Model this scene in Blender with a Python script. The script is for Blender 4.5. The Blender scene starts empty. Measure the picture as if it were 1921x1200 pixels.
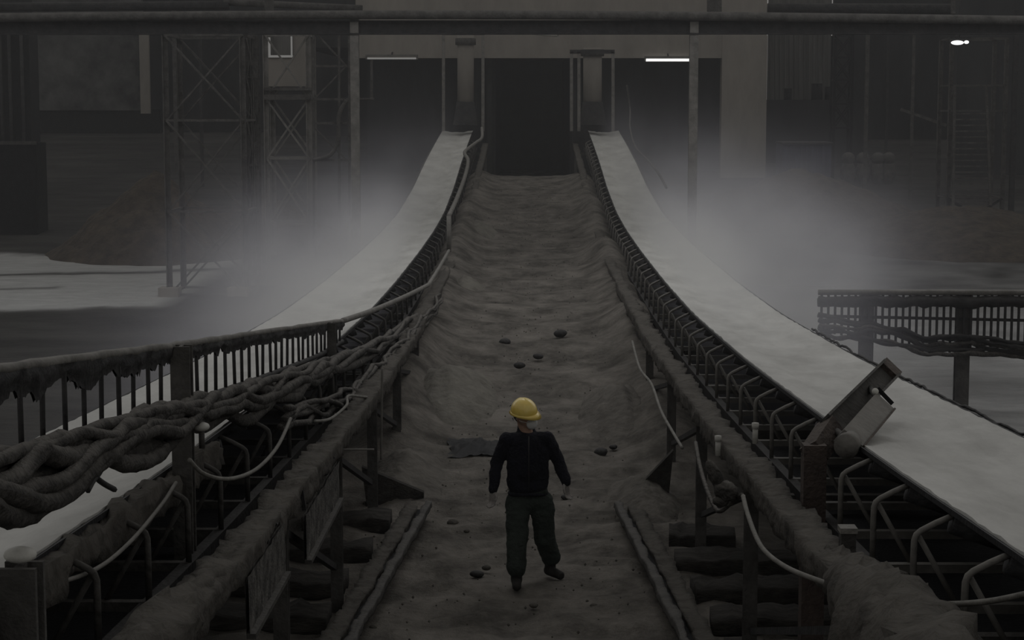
import bpy, math, random
from mathutils import Vector, Matrix, noise
R = math.radians
random.seed(7)
SC = bpy.context.scene
COL = SC.collection

# ---------------------------------------------------------------- camera
F_PX = 3500.0
CAM_Z = 4.24
PITCH = math.atan(400.0 / F_PX)
YAW = 34.5 / F_PX
cam_data = bpy.data.cameras.new('camera')
cam_data.sensor_width = 36.0
cam_data.lens = F_PX / 1921.0 * 36.0
cam_data.clip_end = 400
cam = bpy.data.objects.new('camera', cam_data)
COL.objects.link(cam)
cam.location = (0, 0, CAM_Z)
cam.rotation_euler = (R(90) - PITCH, 0, YAW)
SC.camera = cam
CAM_R = cam.rotation_euler.to_matrix()

# ---------------------------------------------------------------- world and lights
world = bpy.data.worlds.new('world')
SC.world = world
world.use_nodes = True
bg = world.node_tree.nodes['Background']
bg.inputs['Color'].default_value = (1.0, 0.985, 0.95, 1)
bg.inputs['Strength'].default_value = 0.30


def area_light(name, loc, target, size, size_y, power, color):
    l = bpy.data.lights.new(name, 'AREA')
    l.shape = 'RECTANGLE'
    l.size, l.size_y, l.energy, l.color = size, size_y, power, color
    o = bpy.data.objects.new(name, l)
    COL.objects.link(o)
    o.location = loc
    o.rotation_euler = (Vector(target) - Vector(loc)).to_track_quat('-Z', 'Y').to_euler()
    return o


# unseen overhead lights added to brighten the steam, belts and far walls
area_light('overhead_fill_left', (-9, 32, 15), (-3, 30, 0), 9, 30, 640, (0.98, 0.98, 1.0))
area_light('overhead_fill_right', (9, 32, 15), (3, 30, 0), 9, 30, 850, (0.98, 0.98, 1.0))
area_light('overhead_fill_far', (0, 58, 16), (0, 72, 3), 16, 10, 200, (1.0, 0.98, 0.95))  # added fill to lift the dim back walls
vs = SC.view_settings
vs.view_transform = 'Standard'
vs.look = 'None'
vs.gamma = 1
vs.use_curve_mapping = False
vs.exposure = -0.55
SC.cycles.volume_step_rate = 1.0
SC.cycles.volume_max_steps = 192
SC.cycles.volume_bounces = 1
SC.cycles.max_bounces = 5
SC.cycles.use_denoising = True


# ---------------------------------------------------------------- point helpers
def ray(px, py):
    return CAM_R @ Vector(((px - 960.5) / F_PX, -(py - 600) / F_PX, -1))


def at(px, py, d):                      # the point of a sight line at depth Y = d
    v = ray(px, py)
    return Vector((0, 0, CAM_Z)) + v * (d / v.y)


def at_x(px, py, x):                    # the point of a sight line at world X = x
    v = ray(px, py)
    return Vector((0, 0, CAM_Z)) + v * (x / v.x)


def at_z(px, py, z):
    v = ray(px, py)
    return Vector((0, 0, CAM_Z)) + v * ((z - CAM_Z) / v.z)


def interp(pts, x):
    if x <= pts[0][0]:
        return pts[0][1]
    for (x0, y0), (x1, y1) in zip(pts, pts[1:]):
        if x <= x1:
            return y0 + (y1 - y0) * (x - x0) / (x1 - x0)
    return pts[-1][1]


def sm(a, b, x):
    t = min(1, max(0, (x - a) / (b - a)))
    return t * t * (3 - 2 * t)


def nz(x, y=0, z=0):
    return noise.noise(Vector((x, y, z)))


# height of the belt edge above the shop floor, by depth
BELT = [(4, 2.52), (8.1, 2.28), (9.4, 2.2), (10.7, 2.11), (13.8, 1.95), (18.6, 1.71), (24.7, 1.50), (30, 1.43), (36.7, 1.42),
        (42, 1.46), (47, 1.58), (53, 1.95), (59, 2.50), (65, 2.95), (71.7, 3.40), (80, 4.0)]


def belt_z(d):
    return (interp(BELT, d - 1.2) + interp(BELT, d) * 2 + interp(BELT, d + 1.2)) / 4


WALK = [(20, 0), (24, .12), (30, .60), (40, .85), (47, 1.05), (58, 1.80), (61.5, 2.02), (63, 1.9), (68, 1.2), (72, 1.0), (90, 1.0)]
SIDE = [(45, 0), (50, .12), (60, .6), (70, 1.25), (80, 2.05), (90, 2.9), (130, 3.1)]


def ground_z(x, y):
    w = sm(1.5, 3.8, abs(x))
    wz = (interp(WALK, y - 1) + interp(WALK, y) + interp(WALK, y + 1)) / 3
    sz = (interp(SIDE, y - 2) + interp(SIDE, y) + interp(SIDE, y + 2)) / 3
    return wz * (1 - w) + sz * w


# ---------------------------------------------------------------- materials
def mat(name, c1, c2=None, scale=3.0, rough=0.85, bump=0.3, bscale=None, metal=0.0, dust=0.0, dust_c=(0.30, 0.29, 0.27), stretch=(1, 1, 1)):
    m = bpy.data.materials.new(name)
    m.use_nodes = True
    nt = m.node_tree
    b = nt.nodes['Principled BSDF']
    b.inputs['Roughness'].default_value = rough
    b.inputs['Metallic'].default_value = metal
    b.inputs['Specular IOR Level'].default_value = 0.25
    tc = nt.nodes.new('ShaderNodeTexCoord')
    mp = nt.nodes.new('ShaderNodeMapping')
    mp.inputs['Scale'].default_value = stretch
    nt.links.new(tc.outputs['Object'], mp.inputs['Vector'])
    n = nt.nodes.new('ShaderNodeTexNoise')
    n.inputs['Scale'].default_value = scale
    n.inputs['Detail'].default_value = 7
    n.inputs['Roughness'].default_value = 0.65
    nt.links.new(mp.outputs['Vector'], n.inputs['Vector'])
    r = nt.nodes.new('ShaderNodeValToRGB')
    c2 = c2 or tuple(v * 0.5 for v in c1)
    r.color_ramp.elements[0].position = 0.33
    r.color_ramp.elements[0].color = (*c2, 1)
    r.color_ramp.elements[1].position = 0.67
    r.color_ramp.elements[1].color = (*c1, 1)
    nt.links.new(n.outputs['Fac'], r.inputs['Fac'])
    out = r.outputs['Color']
    if dust > 0:
        g = nt.nodes.new('ShaderNodeNewGeometry')
        s = nt.nodes.new('ShaderNodeSeparateXYZ')
        nt.links.new(g.outputs['Normal'], s.inputs[0])
        a = nt.nodes.new('ShaderNodeMath')
        a.operation = 'MULTIPLY_ADD'
        a.inputs[1].default_value = 1.0
        nt.links.new(s.outputs['Z'], a.inputs[0])
        n2 = nt.nodes.new('ShaderNodeMath')
        n2.operation = 'SUBTRACT'
        nt.links.new(n.outputs['Fac'], n2.inputs[0])
        n2.inputs[1].default_value = 0.6
        nt.links.new(n2.outputs[0], a.inputs[2])
        mr = nt.nodes.new('ShaderNodeMapRange')
        mr.inputs['From Min'].default_value = 0.2
        mr.inputs['From Max'].default_value = 0.9
        mr.inputs['To Max'].default_value = dust
        nt.links.new(a.outputs[0], mr.inputs['Value'])
        mx = nt.nodes.new('ShaderNodeMix')
        mx.data_type = 'RGBA'
        nt.links.new(mr.outputs[0], mx.inputs[0])
        nt.links.new(out, mx.inputs[6])
        mx.inputs[7].default_value = (*dust_c, 1)
        out = mx.outputs[2]
    nt.links.new(out, b.inputs['Base Color'])
    if bump > 0:
        n3 = nt.nodes.new('ShaderNodeTexNoise')
        n3.inputs['Scale'].default_value = bscale or scale * 5
        n3.inputs['Detail'].default_value = 5
        nt.links.new(mp.outputs['Vector'], n3.inputs['Vector'])
        bp = nt.nodes.new('ShaderNodeBump')
        bp.inputs['Strength'].default_value = bump
        bp.inputs['Distance'].default_value = 0.05
        nt.links.new(n3.outputs['Fac'], bp.inputs['Height'])
        nt.links.new(bp.outputs[0], b.inputs['Normal'])
    return m


def emit(name, color, strength):
    m = bpy.data.materials.new(name)
    m.use_nodes = True
    nt = m.node_tree
    nt.nodes.clear()
    o = nt.nodes.new('ShaderNodeOutputMaterial')
    e = nt.nodes.new('ShaderNodeEmission')
    e.inputs[0].default_value = (*color, 1)
    e.inputs[1].default_value = strength
    nt.links.new(e.outputs[0], o.inputs[0])
    return m


STEEL = mat('dusty_steel', (.105, .10, .094), (.045, .043, .04), 4, .8, .4, dust=.4, dust_c=(.15, .142, .132))
PALE_STEEL = mat('pale_dusty_steel', (.21, .20, .185), (.12, .115, .105), 5, .75, .2, dust=.5, dust_c=(.28, .27, .25))
DARK_STEEL = mat('dark_steel', (.045, .043, .043), (.02, .02, .021), 5, .7, .3, dust=.35, dust_c=(.1, .095, .09))
BLACK_STEEL_SHADE = mat('black_steel_and_shade', (.014, .014, .015), (.006, .006, .007), 5, .8, .3)  # black steel parts; also paints the shade at the left wall foot
RUSTY = mat('rusty_steel', (.10, .078, .068), (.055, .045, .042), 6, .85, .5, dust=.4, dust_c=(.2, .18, .16))
MUD = mat('caked_mud', (.105, .096, .085), (.045, .041, .036), 5, .95, 1.0, 9, dust=.35, dust_c=(.14, .13, .115))
RUBBER = mat('black_rubber', (.02, .02, .022), (.012, .012, .013), 6, .6, .2)
ROLLER = mat('worn_roller', (.07, .07, .072), (.025, .025, .026), 7, .5, .3)
CABLE = mat('dusty_cable', (.10, .094, .087), (.028, .026, .024), 7, .85, .8, 30, dust=.7, dust_c=(.19, .178, .162))
PALE_CABLE = mat('pale_cable', (.25, .24, .22), (.15, .145, .13), 9, .7, .2)
POWDER = mat('white_powder', (.64, .635, .61), (.46, .455, .435), 2.2, .95, .5, 6, stretch=(1, .35, 1))
CONCRETE = mat('grimy_concrete', (.30, .275, .245), (.23, .212, .19), 1.2, .9, .3, stretch=(1, 1, .35))
PLASTER = mat('stained_plaster', (.13, .13, .125), (.035, .035, .035), .8, .9, .3)
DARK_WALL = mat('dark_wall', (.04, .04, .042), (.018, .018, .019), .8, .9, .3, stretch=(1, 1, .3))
SHEET = mat('grey_sheet_wall', (.17, .165, .155), (.09, .088, .082), 1.3, .85, .2, stretch=(3, 3, .25))
SOIL = mat('brown_stockpile', (.085, .068, .052), (.03, .025, .02), 3, .95, 1.0, 9)
SAND = mat('pale_sand', (.19, .18, .155), (.12, .112, .098), 3, .95, .9, 9)
SAND_DARK = mat('brown_sand', (.165, .152, .134), (.085, .078, .069), 2.4, .95, .9, 9)
STONE = mat('grey_rubble', (.13, .12, .105), (.07, .065, .057), 6, .95, .5)
WOOD = mat('dirty_timber', (.07, .065, .058), (.022, .02, .018), 4, .9, .6, stretch=(1, 4, 4))
BLUE = mat('faded_blue_paint', (.07, .075, .115), (.045, .048, .07), 2, .8, .2)
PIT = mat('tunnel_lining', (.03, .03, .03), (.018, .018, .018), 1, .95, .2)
WHITE_P = mat('white_porcelain', (.6, .59, .55), (.42, .41, .38), 9, .5, .1)
MOTTLED = mat('mud_splashed_plate', (.17, .162, .15), (.022, .021, .02), 9, .9, .5)
TUBE_ON = emit('lit_tube', (1, .99, .97), 1.6)
TUBE_DIM = emit('weak_tube', (1, .98, .94), .26)
LAMP_ON = emit('lit_lamp', (1, 1, 1), 2.2)
TUBE_OFF = mat('unlit_tube', (.42, .40, .36), (.34, .33, .3), 3, .5, .1)


# floor: sand in the aisle, dark dirt at the sides, white powder where the attribute says it was spilt
def floor_material():
    m = bpy.data.materials.new('dirt_floor')
    m.use_nodes = True
    nt = m.node_tree
    b = nt.nodes['Principled BSDF']
    b.inputs['Roughness'].default_value = .95
    b.inputs['Specular IOR Level'].default_value = .15
    tc = nt.nodes.new('ShaderNodeTexCoord')

    def ns(scale, stretch, detail=8):
        mp = nt.nodes.new('ShaderNodeMapping')
        mp.inputs['Scale'].default_value = stretch
        nt.links.new(tc.outputs['Object'], mp.inputs[0])
        n = nt.nodes.new('ShaderNodeTexNoise')
        n.inputs['Scale'].default_value = scale
        n.inputs['Detail'].default_value = detail
        n.inputs['Roughness'].default_value = .7
        nt.links.new(mp.outputs[0], n.inputs['Vector'])
        return n.outputs['Fac']

    def ramp(f, a, ca, b_, cb):
        r = nt.nodes.new('ShaderNodeValToRGB')
        r.color_ramp.elements[0].position = a
        r.color_ramp.elements[0].color = (*ca, 1)
        r.color_ramp.elements[1].position = b_
        r.color_ramp.elements[1].color = (*cb, 1)
        nt.links.new(f, r.inputs[0])
        return r.outputs[0]

    def mix(f, a, b_):
        mx = nt.nodes.new('ShaderNodeMix')
        mx.data_type = 'RGBA'
        nt.links.new(f, mx.inputs[0])
        nt.links.new(a, mx.inputs[6])
        nt.links.new(b_, mx.inputs[7])
        return mx.outputs[2]
    f1 = ns(1.6, (1, .8, 1))
    sand = ramp(f1, .36, (.075, .069, .061), .64, (.215, .198, .176))
    dirt = ramp(ns(.5, (.45, 1, 1)), .35, (.022, .021, .02), .7, (.075, .072, .067))
    pow_ = ramp(ns(2.5, (.4, 1, 1)), .3, (.34, .34, .335), .7, (.50, .50, .49))

    def attr(n):
        a = nt.nodes.new('ShaderNodeAttribute')
        a.attribute_name = n
        return a.outputs['Fac']
    c = mix(attr('side_dirt'), sand, dirt)
    c = mix(attr('spilt_powder'), c, pow_)
    nt.links.new(c, b.inputs['Base Color'])
    bp = nt.nodes.new('ShaderNodeBump')
    bp.inputs['Strength'].default_value = .9
    bp.inputs['Distance'].default_value = .08
    nt.links.new(ns(5, (1, 1, 1), 6), bp.inputs['Height'])
    nt.links.new(bp.outputs[0], b.inputs['Normal'])
    return m


FLOOR = floor_material()


# ---------------------------------------------------------------- mesh builder
class MB:
    def __init__(self):
        self.v, self.f, self.sm = [], [], []

    def add(self, vs_, fs, smooth=False):
        o = len(self.v)
        self.v += [tuple(v) for v in vs_]
        self.f += [tuple(i + o for i in f) for f in fs]
        self.sm += [smooth] * len(fs)
        return self

    def box(self, c, s, rot=None):
        c = Vector(c)
        h = Vector(s) / 2
        vs_ = []
        for z in (-1, 1):
            for y in (-1, 1):
                for x in (-1, 1):
                    p = Vector((x * h.x, y * h.y, z * h.z))
                    if rot is not None:
                        p = rot @ p
                    vs_.append(c + p)
        return self.add(vs_, [(0, 2, 3, 1), (4, 5, 7, 6), (0, 1, 5, 4), (2, 6, 7, 3), (0, 4, 6, 2), (1, 3, 7, 5)])

    def beam(self, a, b, w, h, up=(0, 0, 1)):
        """a rectangular bar from a to b, w across and h along the up direction"""
        a, b = Vector(a), Vector(b)
        d = (b - a).normalized()
        u = Vector(up)
        s = d.cross(u)
        if s.length < 1e-4:
            s = d.cross(Vector((0, 1, 0)))
        s.normalize()
        u = s.cross(d).normalized()
        vs_ = []
        for p in (a, b):
            for i, j in ((-1, -1), (1, -1), (1, 1), (-1, 1)):
                vs_.append(p + s * (i * w / 2) + u * (j * h / 2))
        return self.add(vs_, [(0, 1, 2, 3), (7, 6, 5, 4), (0, 4, 5, 1), (1, 5, 6, 2), (2, 6, 7, 3), (3, 7, 4, 0)])

    def ibeam(self, a, b, w, h, t=.02, up=(0, 0, 1)):
        a, b = Vector(a), Vector(b)
        d = (b - a).normalized()
        u = Vector(up)
        s = d.cross(u)
        if s.length < 1e-4:
            s = d.cross(Vector((0, 1, 0)))
        s.normalize()
        u = s.cross(d).normalized()
        o = u * (h / 2 - t / 2)
        self.beam(a + o, b + o, w, t, u)
        self.beam(a - o, b - o, w, t, u)
        self.beam(a, b, t, h - 2 * t, u)
        return self

    def angle(self, a, b, w, t=.012, up=(0, 0, 1)):
        """an L-shaped angle iron"""
        a, b = Vector(a), Vector(b)
        d = (b - a).normalized()
        u = Vector(up)
        s = d.cross(u)
        if s.length < 1e-4:
            s = d.cross(Vector((0, 1, 0)))
        s.normalize()
        u = s.cross(d).normalized()
        self.beam(a + s * w / 2, b + s * w / 2, t, w, u)
        self.beam(a + u * w / 2, b + u * w / 2, w, t, u)
        return self

    def tube(self, pts, r, n=8, cap=True, wob=0.0):
        pts = [Vector(p) for p in pts]
        rings = []
        prev = None
        for i, p in enumerate(pts):
            d = (pts[min(i + 1, len(pts) - 1)] - pts[max(i - 1, 0)])
            if d.length < 1e-7:
                d = Vector((0, 0, 1))
            d.normalize()
            if prev is None:
                s = d.cross(Vector((0, 0, 1)))
                if s.length < 1e-3:
                    s = d.cross(Vector((1, 0, 0)))
            else:
                s = prev - d * prev.dot(d)
            s.normalize()
            prev = s
            u = d.cross(s)
            rr = r[i] if isinstance(r, (list, tuple)) else r
            ring = []
            for k in range(n):
                a = 2 * math.pi * k / n
                q = rr * (1 + wob * nz(p.x * 6 + k * 1.7, p.y * 6, p.z * 6 + k))
                ring.append(p + s * (math.cos(a) * q) + u * (math.sin(a) * q))
            rings.append(ring)
        vs_ = [v for g in rings for v in g]
        fs = []
        for i in range(len(rings) - 1):
            for k in range(n):
                fs.append((i * n + k, i * n + (k + 1) % n, (i + 1) * n + (k + 1) % n, (i + 1) * n + k))
        if cap:
            fs.append(tuple(range(n))[::-1])
            fs.append(tuple((len(rings) - 1) * n + k for k in range(n)))
        return self.add(vs_, fs, True)

    def rough_bar(self, pts, w, h, amp, seed=0):
        """a worn, dirt-caked bar of roughly rectangular section along the points"""
        pts = [Vector(p) for p in pts]
        prof = [(x / 3 - .5, -.5) for x in range(3)] + [(.5, y / 3 - .5) for y in range(3)] + [(.5 - x / 3, .5) for x in range(3)] + [(-.5, .5 - y / 3) for y in range(3)]
        rings = []
        for i, p in enumerate(pts):
            d = (pts[min(i + 1, len(pts) - 1)] - pts[max(i - 1, 0)]).normalized()
            sd_ = d.cross(Vector((0, 0, 1))).normalized()
            up = sd_.cross(d)
            ring = []
            for (a, b) in prof:
                q = p + sd_ * (a * w) + up * (b * h)
                n1 = nz(q.x * 5 + seed, q.y * 3, q.z * 5) + .6 * nz(q.x * 13, q.y * 9 + seed, q.z * 13) + .35 * nz(q.x * 31, q.y * 24, q.z * 31 + seed)
                top = 1.6 if b > .4 else 1.0
                ring.append(q + (sd_ * a + up * b).normalized() * (amp * n1 * top))
            rings.append(ring)
        n = len(prof)
        vs_ = [v for g in rings for v in g]
        fs = [(i * n + k, i * n + (k + 1) % n, (i + 1) * n + (k + 1) % n, (i + 1) * n + k) for i in range(len(rings) - 1) for k in range(n)]
        fs.append(tuple(range(n))[::-1])
        fs.append(tuple((len(rings) - 1) * n + k for k in range(n)))
        return self.add(vs_, fs, True)

    def cyl(self, a, b, r, n=16):
        return self.tube([a, b], r, n)

    def grid(self, rows, smooth=True, flip=False):
        nr, nc = len(rows), len(rows[0])
        fs = []
        for i in range(nr - 1):
            for j in range(nc - 1):
                q = (i * nc + j, i * nc + j + 1, (i + 1) * nc + j + 1, (i + 1) * nc + j)
                fs.append(q[::-1] if flip else q)
        return self.add([p for r_ in rows for p in r_], fs, smooth)

    def capsule(self, a, b, ra, rb, sq=1.0, n=16, hemi=5):
        """tapered limb with round ends; sq flattens it front to back (world Y)"""
        a, b = Vector(a), Vector(b)
        d = (b - a)
        L = d.length
        d.normalize()
        pts, rs = [], []
        for k in range(hemi, -1, -1):
            t = k / hemi * math.pi / 2
            pts.append(a - d * (math.sin(t) * ra * .98))
            rs.append(max(math.cos(t) * ra, ra * .03))
        for k in range(0, hemi + 1):
            t = k / hemi * math.pi / 2
            pts.append(b + d * (math.sin(t) * rb * .98))
            rs.append(max(math.cos(t) * rb, rb * .03))
        o = len(self.v)
        self.tube(pts, rs, n)
        if sq != 1.0:
            for i in range(o, len(self.v)):
                v = Vector(self.v[i])
                t = max(0, min(1, (v - a).dot(d) / max(L, 1e-6)))
                cy = a.y + (b.y - a.y) * t
                self.v[i] = (v.x, cy + (v.y - cy) * sq, v.z)
        return self

    def ellipsoid(self, c, r, rot=None, nu=20, nv=12):
        c = Vector(c)
        rows = []
        for i in range(nv + 1):
            t = math.pi * i / nv
            row = []
            for k in range(nu + 1):
                a = 2 * math.pi * k / nu
                p = Vector((math.sin(t) * math.cos(a) * r[0], math.sin(t) * math.sin(a) * r[1], math.cos(t) * r[2]))
                if rot is not None:
                    p = rot @ p
                row.append(c + p)
            rows.append(row)
        return self.grid(rows)

    def build(self, name, m, parent=None, off=None):
        me = bpy.data.meshes.new(name)
        if off is None and parent is not None:
            off = parent.location if parent.parent is None else parent.parent.location
        vv = self.v
        if off is not None:
            vv = [(v[0] - off[0], v[1] - off[1], v[2] - off[2]) for v in vv]
        me.from_pydata(vv, [], self.f)
        me.polygons.foreach_set('use_smooth', self.sm)
        me.materials.append(m)
        me.update()
        o = bpy.data.objects.new(name, me)
        COL.objects.link(o)
        o.parent = parent
        return o


def tag(o, label=None, cat=None, group=None, kind=None):
    for k, v in (('label', label), ('category', cat), ('group', group), ('kind', kind)):
        if v:
            o[k] = v
    return o


def thing(name, label, cat, loc=(0, 0, 0), group=None):
    o = bpy.data.objects.new(name, None)
    COL.objects.link(o)
    o.empty_display_size = .2
    o.location = loc
    return tag(o, label, cat, group)


def single(name, mb, m, label, cat, group=None, kind=None, loc=None):
    """one mesh, moved so its origin sits at its own place"""
    if loc is None:
        xs = [v[0] for v in mb.v]
        ys = [v[1] for v in mb.v]
        zs = [v[2] for v in mb.v]
        loc = (sum(xs) / len(xs), sum(ys) / len(ys), min(zs))
    o = mb.build(name, m, None, loc)
    o.location = loc
    return tag(o, label, cat, group, kind)


def struct(name, mb, m):
    return tag(mb.build(name, m), kind='structure')


def copy_part(src, parent, loc):
    c = src.copy()
    COL.objects.link(c)
    c.parent = parent
    c.location = loc
    for ch in src.children:
        g = ch.copy()
        COL.objects.link(g)
        g.parent = c
    return c


def curve_pts(pts, n=8):
    """Catmull-Rom through the points"""
    pts = [Vector(p) for p in pts]
    out = []
    for i in range(len(pts) - 1):
        p0, p1, p2, p3 = pts[max(i - 1, 0)], pts[i], pts[i + 1], pts[min(i + 2, len(pts) - 1)]
        for k in range(n):
            t = k / n
            out.append(.5 * ((2 * p1) + (p2 - p0) * t + (2 * p0 - 5 * p1 + 4 * p2 - p3) * t * t + (3 * p1 - p0 - 3 * p2 + p3) * t ** 3))
    out.append(pts[-1])
    return out


def solidify_remesh(o, voxel, smooth_it=4):
    md = o.modifiers.new('r', 'REMESH')
    md.mode = 'VOXEL'
    md.voxel_size = voxel
    md.use_smooth_shade = True
    s = o.modifiers.new('s', 'SMOOTH')
    s.factor = .5
    s.iterations = smooth_it
    dg = bpy.context.evaluated_depsgraph_get()
    me = bpy.data.meshes.new_from_object(o.evaluated_get(dg))
    old = o.data
    o.modifiers.clear()
    o.data = me
    if not me.materials:
        me.materials.append(old.materials[0])
    bpy.data.meshes.remove(old)
    me.polygons.foreach_set('use_smooth', [True] * len(me.polygons))
    return o


# ================================================================ the floor
def frange(a, b, s):
    out = []
    while a < b - 1e-6:
        out.append(a)
        a += s
    return out


def build_floor():
    xs = frange(-60, -16, 2.0) + frange(-16, -4, .3) + frange(-4, 4, .09) + frange(4, 16, .3) + frange(16, 62, 2.0)
    ys = frange(3, 9, .5) + frange(9, 27, .1) + frange(27, 66, .25) + frange(66, 132, 1.5)
    rows, side, powd = [], [], []
    for y in ys:
        row = []
        for x in xs:
            z = ground_z(x, y)
            near = 1 - sm(60, 75, y)
            kk = 1 - .5 * sm(20, 27, y)
            rough_ = kk * (.045 * nz(x * 1.7, y * 1.7) + .05 * nz(x * 2.4, y * 3.1, 3) + .04 * nz(x * 4, y * 6, 7))
            ax = abs(x)
            # sand banked up along both edges of the aisle beyond the worker
            bank = math.exp(-((ax - 1.75) / .45) ** 2) * sm(19.5, 24, y) * (1 - sm(58, 64, y)) * (.32 + .25 * nz(y * .35, x * .2 + (9 if x > 0 else 0)))
            # trodden ridges across the ramp
            ridge = .035 * math.sin(y * 3.1 + 2 * nz(x * .8, y * .5)) * sm(22, 28, y) * (1 - sm(55, 60, y)) * (1 - sm(1.2, 1.8, ax))
            dip = -.02 * (1 - sm(0, .8, ax))
            z += near * (rough_ * (1 if ax < 4 else .6) + bank + ridge + dip)
            row.append((x, y, z))
            side.append(sm(1.9, 3.2, ax + .5 * nz(x, y, 5)))
            n = nz(x * .5, y * .35, 11) + .5 * nz(x * 1.6, y * 1.1, 2)
            # spilt powder: a long patch left of the stockpile, a wide one behind the right-hand belt
            pl = sm(0, .25, min(1, (-7.6 - x) / 2.5)) * sm(38.6, 39.6, y + n * .8) * (1 - sm(50.5, 52, y + n * 2))
            track = math.exp(-((y - 46.8 - .25 * (x + 12) + n * .4) / .33) ** 2) + .7 * math.exp(-((y - 43.4 - .3 * (x + 12)) / .25) ** 2) * (1 if n > -.1 else 0)
            pl *= 1 - min(1, track)
            pr = sm(4.2, 5.2, x + n) * sm(18, 20, y) * (1 - sm(37, 44, y + n * 4)) * (.48 + .3 * n)
            pr2 = .35 * sm(3.5, 5, x) * sm(26, 30, y) * (1 - sm(55, 66, y)) * max(0, min(1, .6 + n))
            powd.append(max(0, min(1, max(pl, pr, pr2))))
        rows.append(row)
    mb = MB().grid(rows, True)
    o = mb.build('floor', FLOOR)
    for nm, dat in (('side_dirt', side), ('spilt_powder', powd)):
        a = o.data.attributes.new(nm, 'FLOAT', 'POINT')
        a.data.foreach_set('value', dat)
    tag(o, kind='structure')


build_floor()


# ================================================================ building shell
def wall_box(name, x0, x1, d, top_y, bot_y, m, thick=.4, z0=None, z1=None):
    a = at(x0, bot_y, d)
    b = at(x1, top_y, d)
    za = a.z if z0 is None else z0
    zb = b.z if z1 is None else z1
    mb = MB().box(((a.x + b.x) / 2, d + thick / 2, (za + zb) / 2), (b.x - a.x, thick, zb - za))
    return struct(name, mb, m)


D0 = 73.0
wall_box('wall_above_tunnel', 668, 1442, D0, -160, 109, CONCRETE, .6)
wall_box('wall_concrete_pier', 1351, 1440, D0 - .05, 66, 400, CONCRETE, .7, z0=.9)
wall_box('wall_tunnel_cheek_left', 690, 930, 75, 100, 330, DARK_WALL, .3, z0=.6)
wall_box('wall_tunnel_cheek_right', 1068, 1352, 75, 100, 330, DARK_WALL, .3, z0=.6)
# the dark passage behind the ramp
pl_, pr_ = at(925, 200, D0 + 3).x, at(1070, 200, D0 + 3).x
zt = at(960, 100, D0).z + .3
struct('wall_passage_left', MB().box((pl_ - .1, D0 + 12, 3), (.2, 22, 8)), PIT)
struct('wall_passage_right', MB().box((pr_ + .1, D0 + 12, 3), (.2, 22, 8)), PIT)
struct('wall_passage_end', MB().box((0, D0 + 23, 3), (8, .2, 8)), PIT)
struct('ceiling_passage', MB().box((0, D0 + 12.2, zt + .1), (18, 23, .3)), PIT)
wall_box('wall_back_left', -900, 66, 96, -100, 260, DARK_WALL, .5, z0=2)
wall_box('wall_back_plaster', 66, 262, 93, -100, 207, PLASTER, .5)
wall_box('wall_shade_band', 66, 300, 93.2, 205, 262, BLACK_STEEL_SHADE, .3)  # dark band painted in for the shadow along the wall foot
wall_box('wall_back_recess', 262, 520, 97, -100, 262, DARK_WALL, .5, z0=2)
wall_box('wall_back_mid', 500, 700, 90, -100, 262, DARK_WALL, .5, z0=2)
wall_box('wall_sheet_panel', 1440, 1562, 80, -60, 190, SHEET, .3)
wall_box('wall_sheet_plinth', 1440, 1610, 80.1, 188, 200, BLACK_STEEL_SHADE, .3, z0=1.5)
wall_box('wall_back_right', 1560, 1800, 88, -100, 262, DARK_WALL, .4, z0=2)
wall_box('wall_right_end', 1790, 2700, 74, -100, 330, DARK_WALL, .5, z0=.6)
# vertical ribs of the sheet wall belong to the wall
mb = MB()
for x in range(1446, 1556, 9):
    a, b = at(x, 190, 79.95), at(x, 40, 79.95)
    mb.beam(a, b, .05, .05, (0, 1, 0))
struct('wall_sheet_ribs', mb, SHEET)
struct('trim_door_frame', MB().box(((at(262, 60, 92.7).x + at(280, 60, 92.7).x) / 2, 92.6, 6.2), (.46, .25, 4.6)), CONCRETE)

# ================================================================ overhead portal frame
DP = 42.0


def beam_y(x):                                   # its height on the far columns
    return at(960, 34, DP).z


fr = thing('portal_frame', 'steel portal frame spanning the whole hall on two slim posts', 'steel frame', (0, DP, 0))
zt0, zt1 = at(0, 36, DP).z, at(1921, 37, DP).z
xl, xr = at(-40, 30, DP).x, at(1960, 30, DP).x
pts = [(xl, DP - .15, at(0, 34, DP).z), (at(600, 0, DP).x, DP - .15, at(0, 29, DP).z), (at(1250, 0, DP).x, DP - .15, at(0, 31, DP).z), (xr, DP - .15, at(0, 40, DP).z)]
MB().tube(curve_pts(pts, 10), .10, 14).build('top_pipe', STEEL, fr)
zb_ = at(0, 52, DP).z
MB().ibeam((xl, DP, zb_), (xr, DP, zb_), .22, .31, .03).build('cross_beam', DARK_STEEL, fr)
for px in (665, 1302):
    p = at(px, 50, DP)
    MB().ibeam((p.x, DP, ground_z(p.x, DP) - .03), (p.x, DP, at(px, 30, DP).z), .19, .17, .03, (0, 1, 0)).build('post', PALE_STEEL, fr)
# second run of pipes just under the roof, higher and behind
for i, (y0, y1, x0, x1, m, r, lab) in enumerate([
        (14, 10, -30, 430, DARK_STEEL, .12, 'dark thick pipe under the roof at the top left'),
        (4, 16, 420, 680, STEEL, .09, 'grey pipe above the portal beam beside the tower'),
        (16, 17, 1440, 1790, DARK_STEEL, .14, 'dark pipe under the roof at the top right')]):
    single('roof_pipe', MB().cyl(at(x0, y0, 50), at(x1, y1, 50), r), m, lab, 'pipe', 'pipes under the roof')
for px, wd, lab in ((505, 18, 'grey hanging bracket above the beam left of the post'), (1340, 30, 'dark hanging bracket above the beam over the pier'), (1788, 8, 'thin pale hanger rod above the beam at the right')):
    single('roof_hanger', MB().beam(at(px, -20, 47), at(px, 26, 47), wd * .012, .1, (0, 1, 0)), STEEL, lab, 'hanger', 'hangers above the beam')

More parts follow.
